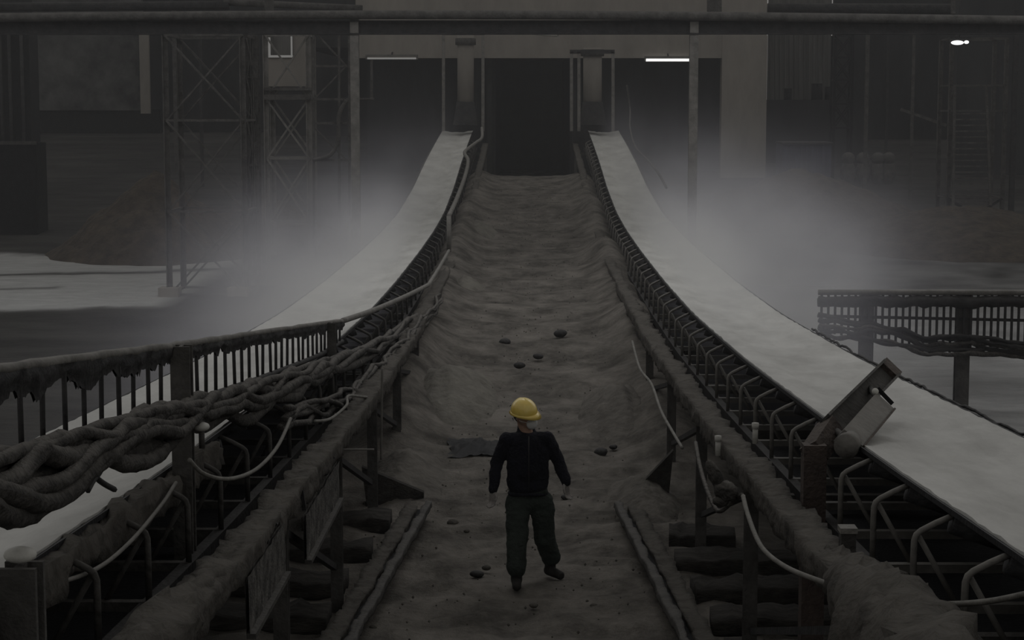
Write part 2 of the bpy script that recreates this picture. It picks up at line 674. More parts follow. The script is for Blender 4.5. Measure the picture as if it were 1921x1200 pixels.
# ================================================================ chutes, lamps and fittings on the far wall
DC = 69.5


def chute(px0, px1, top, flange, lab):
    c = at((px0 + px1) / 2, 205, DC)
    t = thing('feed_chute', lab, 'chute', (c.x, DC, c.z), 'feed chutes over the belt heads')
    r = (at(px1, 0, DC).x - at(px0, 0, DC).x) / 2
    a, b = at((px0 + px1) / 2, top, DC), at((px0 + px1) / 2, 196, DC)
    MB().cyl(a, b, r, 20).build('duct', CONCRETE, t)
    f = at((px0 + px1) / 2, flange, DC)
    MB().cyl(f + Vector((0, 0, .12)), f - Vector((0, 0, .12)), r * 1.25, 20).build('flange', STEEL, t)
    e = b
    mb = MB()
    vs_ = []
    for (z, hx, hy) in ((b.z + .1, r * 1.05, r * 1.05), (b.z - .75, r * 1.5, r * 1.6)):
        for i, j in ((-1, -1), (1, -1), (1, 1), (-1, 1)):
            vs_.append((b.x + i * hx, b.y + j * hy, z))
    mb.add(vs_, [(0, 1, 5, 4), (1, 2, 6, 5), (2, 3, 7, 6), (3, 0, 4, 7), (3, 2, 1, 0)])
    mb.build('hood', DARK_STEEL, t)
    for zz_ in (a.z - .3, a.z - 1.0):
        MB().beam((a.x, DC + r * .8, zz_), (a.x, D0 + .05, zz_), .12, .12).build('bracket', STEEL, t)
    return t


chute(858, 889, 48, 78, 'pale round feed chute dropping to the left belt')
chute(1094, 1129, 90, 99, 'pale round feed chute inside a square frame over the right belt')


def post_frame(xs, top, bot, lab, w=.11):
    c = at(sum(xs) / len(xs), bot, DC - 1)
    t = thing('chute_frame', lab, 'steel frame', (c.x, DC - 1, c.z), 'frames round the chutes')
    for x in xs:
        MB().beam(at(x, bot, DC - 1), at(x, top, DC - 1), w, w, (0, 1, 0)).build('post', PALE_STEEL, t)
    MB().beam(at(xs[0] - 3, top, DC - 1), at(xs[-1] + 3, top, DC - 1), w, w * 1.3).build('cross_bar', DARK_STEEL, t)


post_frame((1072, 1086, 1150), 97, 246, 'open square post frame round the right chute')
post_frame((832, 906), 62, 246, 'tall thin post frame round the left chute')


def strip_lamp(x0, y0, x1, y1, d, m, lab, r=.045):
    a, b = at(x0, y0, d), at(x1, y1, d)
    t = thing('strip_lamp', lab, 'lamp', tuple((a + b) / 2), 'strip lamps below the wall edge')
    MB().beam(a + Vector((0, 0, .11)), b + Vector((0, 0, .11)), .16, .07).build('housing', PALE_STEEL, t)
    MB().cyl(a + (b - a) * .03, b - (b - a) * .03, r, 10).build('tube', m, t)
    for p in (a + (b - a) * .015, b - (b - a) * .015):
        MB().beam(p - Vector((0, 0, .04)), p + Vector((0, 0, .12)), .07, .07, (0, 1, 0)).build('lamp_holder', PALE_STEEL, t)
    c_ = (a + b) / 2 + Vector((0, 0, .12))
    MB().beam(c_, c_ + Vector((0, D0 - d - .01, .12)), .05, .04).build('wall_bracket', DARK_STEEL, t)


strip_lamp(686, 109.5, 784, 109.5, D0 - .3, TUBE_DIM, 'dim fluorescent strip lamp left of the passage', .035)
strip_lamp(1209, 112.5, 1298, 112.5, D0 - .3, TUBE_ON, 'bright white fluorescent strip lamp right of the passage', .055)
strip_lamp(1003, 62, 1047, 66, 66, TUBE_OFF, 'short unlit tilted lamp tube over the passage', .07)
t = thing('flood_lamp', 'glaring small white lamp above the ladder tower', 'lamp', tuple(at(1800, 80, 56)))
MB().ellipsoid(at(1796, 80, 56), (.19, .12, .065)).build('bulb', LAMP_ON, t)
MB().ellipsoid(at(1813, 79, 56), (.07, .08, .05)).build('bulb', LAMP_ON, t)
MB().box(at(1800, 72, 56.05), (.62, .3, .07)).build('reflector', DARK_STEEL, t)
MB().cyl(at(1800, 72, 56.05), at(1800, -10, 56.05), .02, 8).build('hanger_rod', DARK_STEEL, t)


# ================================================================ lattice towers
def lattice(name, lab, x0, x1, d, depth, levels, m, w=.1, diag=True, group='lattice towers', bw=.05, pat=None, base_z=None):
    """four legs, horizontals at the given picture heights, crossing diagonals between them"""
    a, b = at(x0, levels[-1], d), at(x1, levels[-1], d)
    gz = ground_z(a.x, d) - .05 if base_z is None else base_z
    t = thing(name, lab, 'tower', ((a.x + b.x) / 2, d, gz), group)
    zt_ = at(x0, levels[0], d).z
    for x in (a.x, b.x):
        for y in (d, d + depth):
            MB().angle((x, y, gz), (x, y, zt_), w, .02, (0, 1, 0)).build('leg', m, t)
    zs = [at(x0, l, d).z for l in levels]
    for z in zs:
        hb = MB()
        for y in (d, d + depth):
            hb.beam((a.x, y, z), (b.x, y, z), bw, bw)
        for x in (a.x, b.x):
            hb.beam((x, d, z), (x, d + depth, z), bw, bw)
        hb.build('cross_bar', m, t)
    if diag:
        for i in range(len(zs) - 1):
            z0, z1 = zs[i], zs[i + 1]
            for y, fl in ((d - .02, False), (d + depth + .02, True)):
                mb = MB()
                mb.beam((a.x, y, z0), (b.x, y, z1), bw * .8, bw * .8)
                if pat is None or pat[i]:
                    mb.beam((b.x, y + .03, z0), (a.x, y + .03, z1), bw * .8, bw * .8)
                mb.build('brace', m, t)
    return t


tA = lattice('lattice_tower', 'wide steel lattice tower with long crossed braces by the brown stockpile', 319, 462, 41.8, 1.7, (66, 226, 397, 552), STEEL, .11)
for px in (319, 448):
    g = at(px, 555, 41.8)
    MB().box((g.x, 41.8, .05), (.45, .45, .3)).build('footing', CONCRETE, tA)
tA2 = lattice('lattice_tower', 'narrow double-leg steel tower just left of the window panel', 468, 484, 43.5, .3, (66, 145, 226, 310, 397, 470), STEEL, .10, bw=.035)
tB = lattice('lattice_tower', 'short steel tower carrying a beige panel and a platform', 503, 582, 50, 1.2, (66, 185, 297, 420), PALE_STEEL, .12, bw=.06)
# platform, panel and window on tower B
MB().box((at(541, 182, 50).x, 50.5, at(541, 182, 50).z), (1.25, 1.4, .14)).build('platform', STEEL, tB)
MB().box((at(541, 167, 50).x, 50.4, at(541, 167, 50).z), (1.2, 1.3, .08)).build('handrail', STEEL, tB)
a, b = at(500, 162, 50.9), at(582, 60, 50.9)
pn = MB().box(((a.x + b.x) / 2, 50.9, (a.z + b.z) / 2), (b.x - a.x, .08, b.z - a.z)).build('panel', CONCRETE, tB)
wf = MB()
wx0, wx1, wz0, wz1 = at(502, 0, 50.8).x, at(548, 0, 50.8).x, at(0, 108, 50.8).z, at(0, 66, 50.8).z
wf.box(((wx0 + wx1) / 2, 50.83, (wz0 + wz1) / 2), (wx1 - wx0, .05, wz1 - wz0))
wf.build('window', SHEET, tB)
gl = emit('daylight_gap', (1, .98, .94), .22)
mb = MB()
mb.box((wx0 + .03, 50.79, (wz0 + wz1) / 2), (.06, .02, wz1 - wz0))
mb.box((wx1 - .03, 50.79, (wz0 + wz1) / 2), (.045, .02, wz1 - wz0))
mb.box(((wx0 + wx1) / 2, 50.79, wz0 + .03), (wx1 - wx0, .02, .06))
lp = mb.build('daylight_gap', gl, tB)
lp['label'] = 'thin bright gap of daylight round the window'
# gallery between tower B and the left post
gy = thing('pipe_gallery', 'steel gallery of rails and a curved pipe between tower and left post', 'gallery', tuple(at(622, 400, 48)))
gy.location.z = ground_z(gy.location.x, 48)
for y in (124, 186, 231, 300):
    MB().beam(at(586, y, 48), at(658, y, 48), .05, .06).build('rail', STEEL, gy)
for x in (588, 636, 655):
    q = at(x, 400, 48)
    MB().beam((q.x, 48, ground_z(q.x, 48) - .03), at(x, 66, 48), .06, .06, (0, 1, 0)).build('post', STEEL, gy)
MB().tube(curve_pts([at(588, 300, 47.9), at(620, 290, 47.9), at(634, 260, 47.9), at(636, 215, 47.9), at(650, 188, 47.9)], 6), .05).build('curved_pipe', STEEL, gy)
for a_, b_ in (((600, 70), (650, 124)), ((650, 124), (590, 185)), ((590, 240), (650, 300))):
    MB().beam(at(*a_, 48), at(*b_, 48), .04, .04).build('brace', STEEL, gy)
MB().box(at(688, 185, 47), (.35, .3, .05)).build('bracket_plate', STEEL, gy)
MB().beam(at(697, 112, 47), at(697, 186, 47), .06, .06, (0, 1, 0)).build('post', STEEL, gy)
MB().beam(at(650, 186, 47), at(700, 186, 47), .06, .06, (0, 0, 1)).build('rail', STEEL, gy)

# right-hand tower with its ladder
gz60 = ground_z(at(1830, 400, 58).x, 58)
tR = lattice('ladder_tower', 'tall steel tower with a rung ladder under the glaring lamp', 1778, 1880, 58, 1.5, (72, 160, 208, 372, 425), STEEL, .14, diag=False, bw=.05)
mb = MB()
mb.beam(at(1778, 372, 57.9), at(1860, 425, 57.9), .08, .08)
mb.beam(at(1880, 372, 57.9), at(1795, 425, 57.9), .08, .08)
mb.build('brace', DARK_STEEL, tR)
ld = MB()
for s0, s1 in ((1791, 1788), (1850, 1858)):
    ld.beam(at(s0, 160, 57.6), at(s1, 385, 57.2), .07, .07, (0, 1, 0))
ld.build('ladder_side_rails', STEEL, tR)
for k in range(16):
    y = 213 + k * 11
    MB().beam(at(1789, y, 57.5), at(1856, y, 57.5), .05, .045).build('rung', STEEL, tR)
lattice('lattice_column', 'dark narrow lattice column in front of the sheet wall', 1564, 1597, 72, .6, (66, 108, 150, 195, 240), BLACK_STEEL_SHADE, .12, bw=.07, group='lattice towers')
for px, d, w, y1, m, lab in ((1629, 68, .13, 330, STEEL, 'slim pale post right of the dark lattice column'),
                             (1716, 66, .1, 340, STEEL, 'slim grey post midway between lattice column and ladder tower'),
                             (1668, 76, .1, 250, DARK_STEEL, 'faint dark post behind the two slim posts'),
                             (374, 70, .12, 260, DARK_STEEL, 'dark post seen through the wide lattice tower'),
                             (326, 75, .16, 250, STEEL, 'grey post beside the dark recess behind the tower'),
                             (1908, 62, .16, 400, DARK_STEEL, 'dark post at the edge right of the ladder tower')):
    q = at(px, y1, d)
    t_ = at(px, 20, d)
    mb = MB().ibeam((t_.x, d, ground_z(t_.x, d) - .05), t_, w, w, .02, (0, 1, 0))
    single('steel_post', mb, m, lab, 'post', 'posts at the back of the hall')
single('wall_rail', MB().beam(at(1690, 205, 64), at(1775, 235, 64), .08, .1), STEEL, 'sloping grey rail leading to the ladder tower', 'rail')

# machinery and boxes at the back
g = ground_z(-21, 72)
pb = at(30, 300, 66)
t = thing('machine_cabinet', 'tall dark machine cabinet with pipes at the left edge', 'machine', (pb.x, 66, ground_z(pb.x, 66)))
z_ = ground_z(pb.x, 66)
MB().box((pb.x, 66.6, (z_ + 6.9) / 2 + .2), (1.15, 1.2, 6.9 - z_)).build('casing', BLACK_STEEL_SHADE, t)
for k, dx in enumerate((-.42, -.1, .33)):
    MB().cyl((pb.x + dx, 65.9, z_ + .1), (pb.x + dx, 65.9, 6.9), .06, 10).build('pipe', DARK_STEEL, t)
pq = at(30, 355, 56)
zq = ground_z(pq.x, 56)
t = thing('steel_bin', 'open dark steel bin standing at the left edge', 'bin', (pq.x, 56, zq))
mb = MB()
zh = at(30, 268, 56).z - zq
for sx in (-1, 1):
    mb.box((pq.x + sx * .6, 56.6, zq + zh / 2), (.06, 1.2, zh))
mb.box((pq.x, 56, zq + zh / 2), (1.2, .06, zh)).box((pq.x, 57.2, zq + zh / 2), (1.2, .06, zh)).box((pq.x, 56.6, zq + .03), (1.2, 1.2, .06))
mb.build('body', BLACK_STEEL_SHADE, t)
MB().box((pq.x, 55.97, zq + zh), (1.3, .1, .1)).build('rim', STEEL, t)
c0, c1 = at(1468, 335, 70), at(1560, 270, 70)
zc = ground_z((c0.x + c1.x) / 2, 70)
t = thing('storage_container', 'low faded blue container beside the concrete pier', 'container', ((c0.x + c1.x) / 2, 70, zc))
hh = c1.z - zc
MB().box(((c0.x + c1.x) / 2, 71, zc + hh / 2), (c1.x - c0.x, 2, hh)).build('body', BLUE, t)
mb = MB()
for k in range(9):
    mb.box((c0.x + (k + .5) * (c1.x - c0.x) / 9, 69.97, zc + hh / 2), (.08, .06, hh * .9))
mb.build('corrugation', BLUE, t)
MB().box(((c0.x + c1.x) / 2, 70.9, zc + hh + .03), (c1.x - c0.x + .1, 2.2, .07)).build('lid', DARK_STEEL, t)
for (px, py, s, lab) in ((1532, 158, .5, 'dark drum on the ledge under the sheet wall'), (1478, 165, .35, 'small dark can on the ledge by the pier'), (1555, 167, .4, 'dark drum next to the lattice column')):
    p = at(px, 187, 79)
    z9 = p.z
    t = thing('oil_drum', lab, 'drum', (p.x, 79, z9), 'drums along the sheet wall')
    MB().cyl((p.x, 79, z9), (p.x, 79, z9 + s * 1.3), s * .45, 14).build('drum_body', BLACK_STEEL_SHADE, t)
    MB().cyl((p.x, 79, z9 + s * 1.3), (p.x, 79, z9 + s * 1.36), s * .47, 14).build('drum_lid', DARK_STEEL, t)
struct('floor_ledge', MB().box((at(1500, 200, 79).x + .6, 79, (at(1500, 187, 79).z + 1.5) / 2), (4.2, 1.6, at(1500, 187, 79).z - 1.5)), DARK_WALL)
# pale barrels in the mist beyond the right belt
for k, (px, lab) in enumerate(((1592, 'pale sack bundle leftmost of the row in the mist'), (1620, 'pale sack bundle second from left in the misty row'), (1648, 'pale sack bundle third from left in the misty row'), (1668, 'pale sack bundle rightmost of the row in the mist'))):
    p = at(px, 262, 71)
    gz_ = ground_z(p.x, 71)
    mb = MB().ellipsoid((p.x, 71, gz_ + .42), (.3, .3, .47), None, 14, 8).ellipsoid((p.x, 71, gz_ + .95), (.26, .28, .25), None, 14, 8)
    single('sack', mb, STEEL, lab, 'sack', 'sacks in the mist')


# ================================================================ heaps
def heap(name, lab, cat, cx, cy, rx, ry, h, m, power=1.0, seed=0, n=44, skew=(0, 0), group=None, rough_=.12, base=None):
    rows = []
    for i in range(n + 1):
        row = []
        for j in range(n + 1):
            u, v = -1 + 2 * i / n, -1 + 2 * j / n
            # square to disc
            x_, y_ = u * math.sqrt(1 - v * v / 2), v * math.sqrt(1 - u * u / 2)
            r = math.sqrt(x_ * x_ + y_ * y_)
            z = h * max(0, 1 - r) ** power
            x = cx + x_ * rx * (1 + .12 * nz(x_ * 2 + seed, y_ * 2)) + skew[0] * z
            y = cy + y_ * ry * (1 + .12 * nz(x_ * 2, y_ * 2 + seed)) + skew[1] * z
            z += rough_ * h * (nz(x_ * 4 + seed, y_ * 4) + .5 * nz(x_ * 11, y_ * 11 + seed)) * sm(0, .25, 1 - r)
            gz_ = ground_z(x, y) if base is None else base
            row.append((x, y, gz_ - .05 + max(0, z)))
        rows.append(row)
    mb = MB().grid(rows, True)
    return single(name, mb, m, lab, cat, group, None, (cx, cy, ground_z(cx, cy) if base is None else base))


p = at(205, 500, 49)
heap('stockpile', 'dark brown cone-shaped stockpile beyond the left belt', 'heap', -10.4, 51.6, 3.1, 2.9, 2.35, SOIL, .95, 3, 70, rough_=.07)
heap('stockpile', 'low long brown stockpile behind the wide lattice tower', 'heap', -7.6, 53.5, 2.6, 2.2, 1.5, SOIL, .9, 8, 50)
heap('stockpile', 'low brown stockpile under the ladder tower', 'heap', 12.6, 54, 4.4, 4.5, 1.15, SOIL, .7, 12, 50)
heap('stockpile', 'brown stockpile half lost in steam behind the right belt', 'heap', 8.7, 60, 4.2, 4, 1.7, SOIL, .8, 17, 50)
for (px, py, d, rx, ry, h, lab) in ((893, 425, 47, .62, 1.4, .4, 'pale sand bank high on the ramp at its left edge'),
                                    (872, 525, 36, .42, 1.1, .3, 'small pale sand bank halfway up the ramp at left'),
                                    (838, 690, 25.5, .75, 1.9, .5, 'large pale sand bank below the ramp at left'),
                                    (755, 850, 21.0, .55, 1.6, .35, 'brown sand bank beside the left conveyor legs'),
                                    (1165, 760, 24.5, .6, 1.8, .45, 'brown sand bank at the foot of the ramp on the right'),
                                    (1205, 880, 19.8, .42, 1.3, .34, 'smooth sand bank beside the right rail end')):
    q = at(px, py, d)
    heap('sand_bank', lab, 'sand bank', q.x, d, rx, ry, h, SAND if 'pale' in lab else SAND_DARK, .8, d, 30, group='sand banks along the aisle')


# ================================================================ conveyors
def conveyor(s, lab):
    """s = -1 left, +1 right; both run from under the camera up to the far chutes"""
    t = thing('belt_conveyor', lab, 'conveyor', (s * 2.75, 12, 0), 'belt conveyors either side of the aisle')
    ds = frange(5, 71.2, .35) + [71.2]
    us = [-.6, -.52, -.4, -.24, 0, .24, .4, .52, .6]

    def zz(d, u):
        return belt_z(d) - .12 + .12 * max(0, (abs(u) - .24) / .36)
    top = MB()
    rows = [[(s * 2.75 + u, d, zz(d, u)) for u in us] for d in ds]
    top.grid(rows)
    low = [[(s * 2.75 + u, d, zz(d, u) - .03) for u in us] for d in ds]
    top.grid(low, True, True)
    for e in (0, -1):
        top.grid([[r[e] for r in rows], [r[e] for r in low]], False, e == 0)
    top.build('belt', RUBBER, t)
    rb = MB()
    rb.grid([[(s * 2.75 + u, d, belt_z(d) - .72) for u in (-.6, 0, .6)] for d in ds])
    rb.grid([[(s * 2.75 + u, d, belt_z(d) - .745) for u in (-.6, 0, .6)] for d in ds], True, True)
    rb.build('return_belt', RUBBER, t)
    # stringers
    for nm, x, dz, w, h, m in (('stringer', 1.66, -.40, .20, .15, MUD), ('stringer', 3.42, -.3, .1, .22, STEEL), ('bearer_rail', 1.99, -.56, .07, .1, DARK_STEEL)):
        mb = MB()
        dd = frange(5.5, 70, 1.6)
        if x == 1.66:
            mb.rough_bar([(s * x + .02 * nz(d * .6, s), d, belt_z(d) + dz - .03 + .025 * nz(d * .8, 2 * s)) for d in frange(5.5, 30, .1) + frange(30, 70, .5)], w, h, .035, s * 3)
            dd = []
        for a_, b_ in zip(dd, dd[1:]):
            mb.beam((s * x, a_, belt_z(a_) + dz), (s * x, b_, belt_z(b_) + dz), w, h)
        o = mb.build(nm, m, t)
    # mud caked on the near end of the inner stringer and along the belt edge
    pth, rad = [], []
    for d in frange(6.2, 10.6 if s > 0 else 9.6, .12):
        pth.append((s * 1.66 + .03 * nz(d * 1.3, s), d, belt_z(d) - .40 + .04 * nz(d * .9, 4 * s)))
        th = (.20 if s > 0 else .10) * (1 - sm(8.0, 10.6 if s > 0 else 9.6, d)) + .05 + .03 * nz(d * 2.1, s * 2)
        rad.append(max(.04, th))
    cr = MB().tube(pth, rad, 20, wob=.2)
    for i_, v in enumerate(cr.v):
        v = Vector(v)
        n_ = .05 * nz(v.x * 9, v.y * 7, v.z * 9) + .025 * nz(v.x * 22, v.y * 18, v.z * 22)
        cr.v[i_] = (v.x + n_, v.y, v.z + n_)
    cr.build('mud_crust', MUD, t)
    if s < 0:
        pth = [(s * 2.12 + .02 * nz(d * 2), d, belt_z(d) - .10 + .02 * nz(d * 3, 2)) for d in frange(6.0, 12.6, .12)]
        rad = [max(.025, .05 + .045 * nz(p[1] * 3.1, 3) - .03 * sm(10.5, 12.6, p[1])) for p in pth]
        MB().rough_bar(pth, .09, .17, .05, 4).build('edge_crust', MUD, t)
    # sheets added on the outer side to darken the space under the belt
    sk = MB()
    sk.grid([[(s * 3.38, d, belt_z(d) - .12), (s * 3.38, d, belt_z(d) - .9)] for d in ds], False)
    sk.grid([[(s * 3.40, d, belt_z(d) - .12), (s * 3.40, d, belt_z(d) - .9)] for d in ds], False, True)
    sk.build('shade_sheeting', BLACK_STEEL_SHADE, t)
    # troughing idlers: a bent pipe bracket with its rollers
    o_ = Vector((s * 2.15, 0, 0))
    br = MB()
    br.tube([(s * .03, 0, -.045), (s * -.06, 0, -.085), (s * -.135, 0, -.125), (s * -.158, 0, -.145), (s * -.168, 0, -.175), (s * -.17, 0, -.25), (s * -.17, 0, -.54)], .0175, 8)
    br.tube([(s * -.14, .03, -.16), (s * .08, .03, -.55)], .016, 6)
    br.beam((s * -.17, 0, -.53), (s * 1.3, 0, -.53), .06, .05)
    brk = br.build('idler_bracket', PALE_STEEL if s > 0 else STEEL, t, (0, 0, 0))
    rl = MB()
    rl.cyl((s * .02, 0, -.085), (s * .37, 0, -.205), .055, 12)
    rl.cyl((s * .40, 0, -.215), (s * .80, 0, -.215), .055, 12)
    rl.cyl((s * .83, 0, -.205), (s * 1.18, 0, -.085), .055, 12)
    ro = rl.build('roller_set', ROLLER, brk, (0, 0, 0))
    d0 = 7.19
    first = True
    d = d0
    while d < 68:
        loc = (s * 2.15 - s * 2.75, d - 12, belt_z(d))
        if first:
            brk.location = loc
            first = False
        else:
            copy_part(brk, t, loc)
        d += 1.13
    # legs
    legs = (8.4, 12.0, 15.5, 19.1, 22.7, 26.4, 30.5, 35, 40, 45, 50, 56, 62, 68) if s < 0 else (9.0, 13.6, 17.6, 21.4, 25.4, 29.5, 34, 39, 44, 50, 56, 62, 68)
    for d in legs:
        for x in (1.64, 3.42):
            z1 = belt_z(d) - .42
            z0 = ground_z(s * x, d) - .08
            MB().ibeam((s * x, d, z0), (s * x, d, z1), .10, .09, .014, (0, 1, 0)).build('leg', STEEL, t)
        MB().beam((s * 1.64, d, belt_z(d) - .62), (s * 3.42, d, belt_z(d) - .62), .08, .1).build('cross_tie', STEEL, t)
    for i, (d, d2) in enumerate(zip(legs[:7], legs[1:8])):
        zg = ground_z(s * 1.64, d2)
        MB().beam((s * 1.66, d, belt_z(d) - .55), (s * 1.66, d2, max(zg + .15, .35)), .05, .05).build('brace', DARK_STEEL, t)
    # the load of white powder lying in the trough
    rows = []
    for d in frange(5, 70.9, .14):
        row = []
        for k in range(19):
            u = -.57 + 1.14 * k / 18
            edge = 1 - abs(u) / .57
            z = zz(d, u) + .015 + .05 * sm(0, .5, edge) + .018 * nz(d * 2.2, u * 5, s * 3) * sm(0, .2, edge) + .01 * nz(d * 7, u * 14, s)
            row.append((s * 2.75 + u + .012 * nz(d * 3, 8 * s) * (1 if abs(u) > .5 else 0), d, z))
        rows.append(row)
    mb = MB().grid(rows)
    mb.grid([[r[0] for r in rows], [(r[0][0], r[0][1], r[0][2] - .03) for r in rows]], False)
    mb.grid([[r[-1] for r in rows], [(r[-1][0], r[-1][1], r[-1][2] - .03) for r in rows]], False)
    single('powder_load', mb, POWDER, ('pale powder carried on the left conveyor belt' if s < 0 else 'pale powder carried on the right conveyor belt, scraper arm over it'), 'powder', None, 'stuff', (s * 2.75, 12, 1.8))
    return t


conveyor(-1, 'long belt conveyor left of the aisle, partly behind the barred guard')
conveyor(1, 'long belt conveyor right of the aisle with a scraper arm across it')

# ================================================================ barred guard and cables by the left belt
XG = -2.12
tops = [at_x(px, py, XG) for px, py in ((-140, 716), (0, 692), (150, 672), (300, 652), (350, 645), (450, 630), (560, 613), (642, 602))]
gr = thing('belt_guard', 'barred steel guard beside the left belt, cables hung along it', 'guard rail', (XG, 11.5, 0))


def path_z(path, d):
    return interp([(p.y, p.z) for p in path], d)


tp = curve_pts(tops, 8)
mb = MB()
mb.tube([p + Vector((0, 0, .008 * nz(p.y * 3, 8))) for p in tp], .024, 8, wob=.3)
mb.build('top_rail', PALE_STEEL, gr)
mb = MB()
tq = curve_pts(tops, 40)
for off in (-.018, .022):
    rows = []
    for p in tq:
        y = p.y
        dp = .085 + .05 * nz(y * 2.1, 5) + .035 * nz(y * 7, 1) + .025 * nz(y * 19, 2)
        dp = max(.03, dp) * (1.25 if y < 10.5 else 1)
        rows.append([(p.x + off * (1 + .8 * nz(y * 8, k * 3, off * 20)) * (1 if k < 3 else .3), y, p.z - .01 - dp * k / 4) for k in range(5)])
    mb.grid(rows, True, off > 0)
mb.build('dirt_crust', DARK_STEEL, gr)
bots = [at_x(px, py, XG) for px, py in ((-140, 900), (0, 868), (100, 845), (200, 812), (310, 770), (400, 740), (500, 705), (600, 665), (642, 640))]
MB().tube(curve_pts(bots, 5), .025, 8).build('lower_rail', DARK_STEEL, gr)
d = 6.9
while d < 20.6:
    j = random.uniform(-.008, .008)
    MB().tube([(XG + j, d, path_z(bots, d) - .02), (XG, d + j, path_z(tops, d) - .02)], .0135, 6).build('bar', DARK_STEEL, gr)
    d += .37
for px, py, w in ((340, 648, .115), (622, 605, .09), (-60, 700, .12)):
    q = at_x(px, py, XG + .06)
    MB().ibeam((q.x, q.y, ground_z(q.x, q.y) - .05), (q.x, q.y, q.z), w, w, .02, (0, 1, 0)).build('post', STEEL, gr)
# bundle of sagging cables, each its own
cl = [(-60, 905), (0, 885), (80, 868), (150, 842), (220, 815), (300, 786), (400, 757), (500, 727), (600, 694), (700, 655), (780, 600)]
core = []
for px, py in cl:
    X = -2.02 if px < 650 else -2.0 + (px - 650) / 130 * .25
    core.append(at_x(px, py, X))
cp = curve_pts(core, 10)
for k in range(11):
    ph = k * 1.9
    end = len(cp) - (0 if k < 5 else random.randint(5, 30))
    pts, rs = [], []
    for i, p in enumerate(cp[:end]):
        y = p.y
        sp = .075 * (1 if y < 12 else 1.0)
        a = ph + y * .55 * (1 if k % 2 else -1) + nz(y * .7, k)
        sag = -.06 * abs(math.sin(y * 1.35 + k * .5)) * (1 - sm(13, 20, y)) * (k % 3)
        pts.append(p + Vector((math.cos(a) * .05, 0, math.sin(a) * sp + .04 * nz(y * 1.5, k * 3) + sag)))
    single('cable', MB().tube(pts, .030 + .008 * (k % 3), 8, wob=.25), CABLE, 'dust-caked cable in the thick bundle slung along the barred guard', 'cable', 'bundled cables on the left guard')
# fainter tangle continuing towards the ramp
for k in range(5):
    pts = []
    for i in range(40):
        d = 14.5 + i * .42
        pts.append((-1.95 + .1 * nz(d, k) + .012 * i, d, belt_z(d) - .33 + .12 * nz(d * .8, k * 5) - .03 * k + .25 * (1 - sm(14.5, 19, d))))
    single('cable', MB().tube(pts, .026, 7, wob=.4), CABLE, 'dusty cable in the tangle under the left belt edge towards the ramp', 'cable', 'tangled cables under the left belt')
# ragged ties hanging from the bundle
for pts_, lab in (([(165, 850), (178, 890), (192, 905), (215, 918)], 'short frayed tie dangling from the bundle, hooked end'),
                  ([(192, 850), (190, 880), (176, 900), (165, 920)], 'short frayed tie crossing the hooked one under the bundle'),
                  ([(300, 800), (312, 815), (316, 838)], 'short dark strap end next to the tall guard post'),
                  ([(120, 910), (130, 918), (137, 928)], 'stub of strap under the lowest loop of the bundle'),
                  ([(25, 925), (32, 948), (40, 950)], 'stub of strap at the far left under the bundle')):
    single('cable_tie', MB().tube(curve_pts([at_x(x, y, -2.0) for x, y in pts_], 5), .014, 6), DARK_STEEL, lab, 'cable tie', 'ties under the cable bundle')


def wire(pts_, r, m, lab, name='wire', grp=None, n=8):
    """pts_: (px, py, depth)"""
    return single(name, MB().tube(curve_pts([at(*p) for p in pts_], n), r, 7), m, lab, name.replace('_', ' '), grp)


wire([(0, 1108, 7.6), (60, 1104, 7.9), (170, 1072, 8.4), (240, 1020, 9.0), (300, 950, 9.9), (330, 905, 10.6)], .011, PALE_STEEL, 'thin wire sweeping up from lower left to the tall guard post')
wire([(355, 862, 10.4), (382, 888, 10.6), (430, 898, 11.2), (480, 880, 12), (520, 838, 12.6), (545, 785, 13.4)], .013, PALE_CABLE, 'pale looped cable sagging right of the tall guard post', 'hanging_cable')
wire([(590, 790, 15), (620, 785, 15.5), (650, 760, 16.4), (655, 742, 17), (700, 742, 19), (718, 705, 21), (722, 680, 21.5)], .013, PALE_CABLE, 'pale cable in two short loops below the tangle', 'hanging_cable')
wire([(586, 843, 15.4), (640, 843, 15.4), (702, 843, 15.4)], .008, PALE_STEEL, 'thin level wire beside the left conveyor legs')
wire([(717, 690, 17.6), (716, 780, 17.6), (715, 862, 17.6)], .011, PALE_STEEL, 'thin upright rod beside the left conveyor legs', 'rod')
# handrail pipe climbing beside the left belt
wire([(642, 602, 21.6), (700, 582, 24.0), (760, 556, 27.3), (804, 534, 31)], .035, PALE_STEEL, 'grey pipe rising from the guard end', 'handrail_pipe', 'pipe along the left belt')
wire([(804, 534, 31), (825, 500, 35), (842, 470, 38.5)], .035, PALE_STEEL, 'grey pipe, middle sloping length beside the ramp', 'handrail_pipe', 'pipe along the left belt')
wire([(842, 472, 38.6), (842, 405, 38.6)], .05, PALE_STEEL, 'grey upright pipe beside the ramp', 'handrail_pipe', 'pipe along the left belt', 2)
wire([(842, 405, 39), (858, 370, 43), (874, 325, 49), (878, 300, 52), (872, 285, 54), (892, 268, 58), (904, 258, 61), (904, 240, 64)], .05, PALE_STEEL, 'kinked grey pipe running up to the left chute', 'handrail_pipe', 'pipe along the left belt')
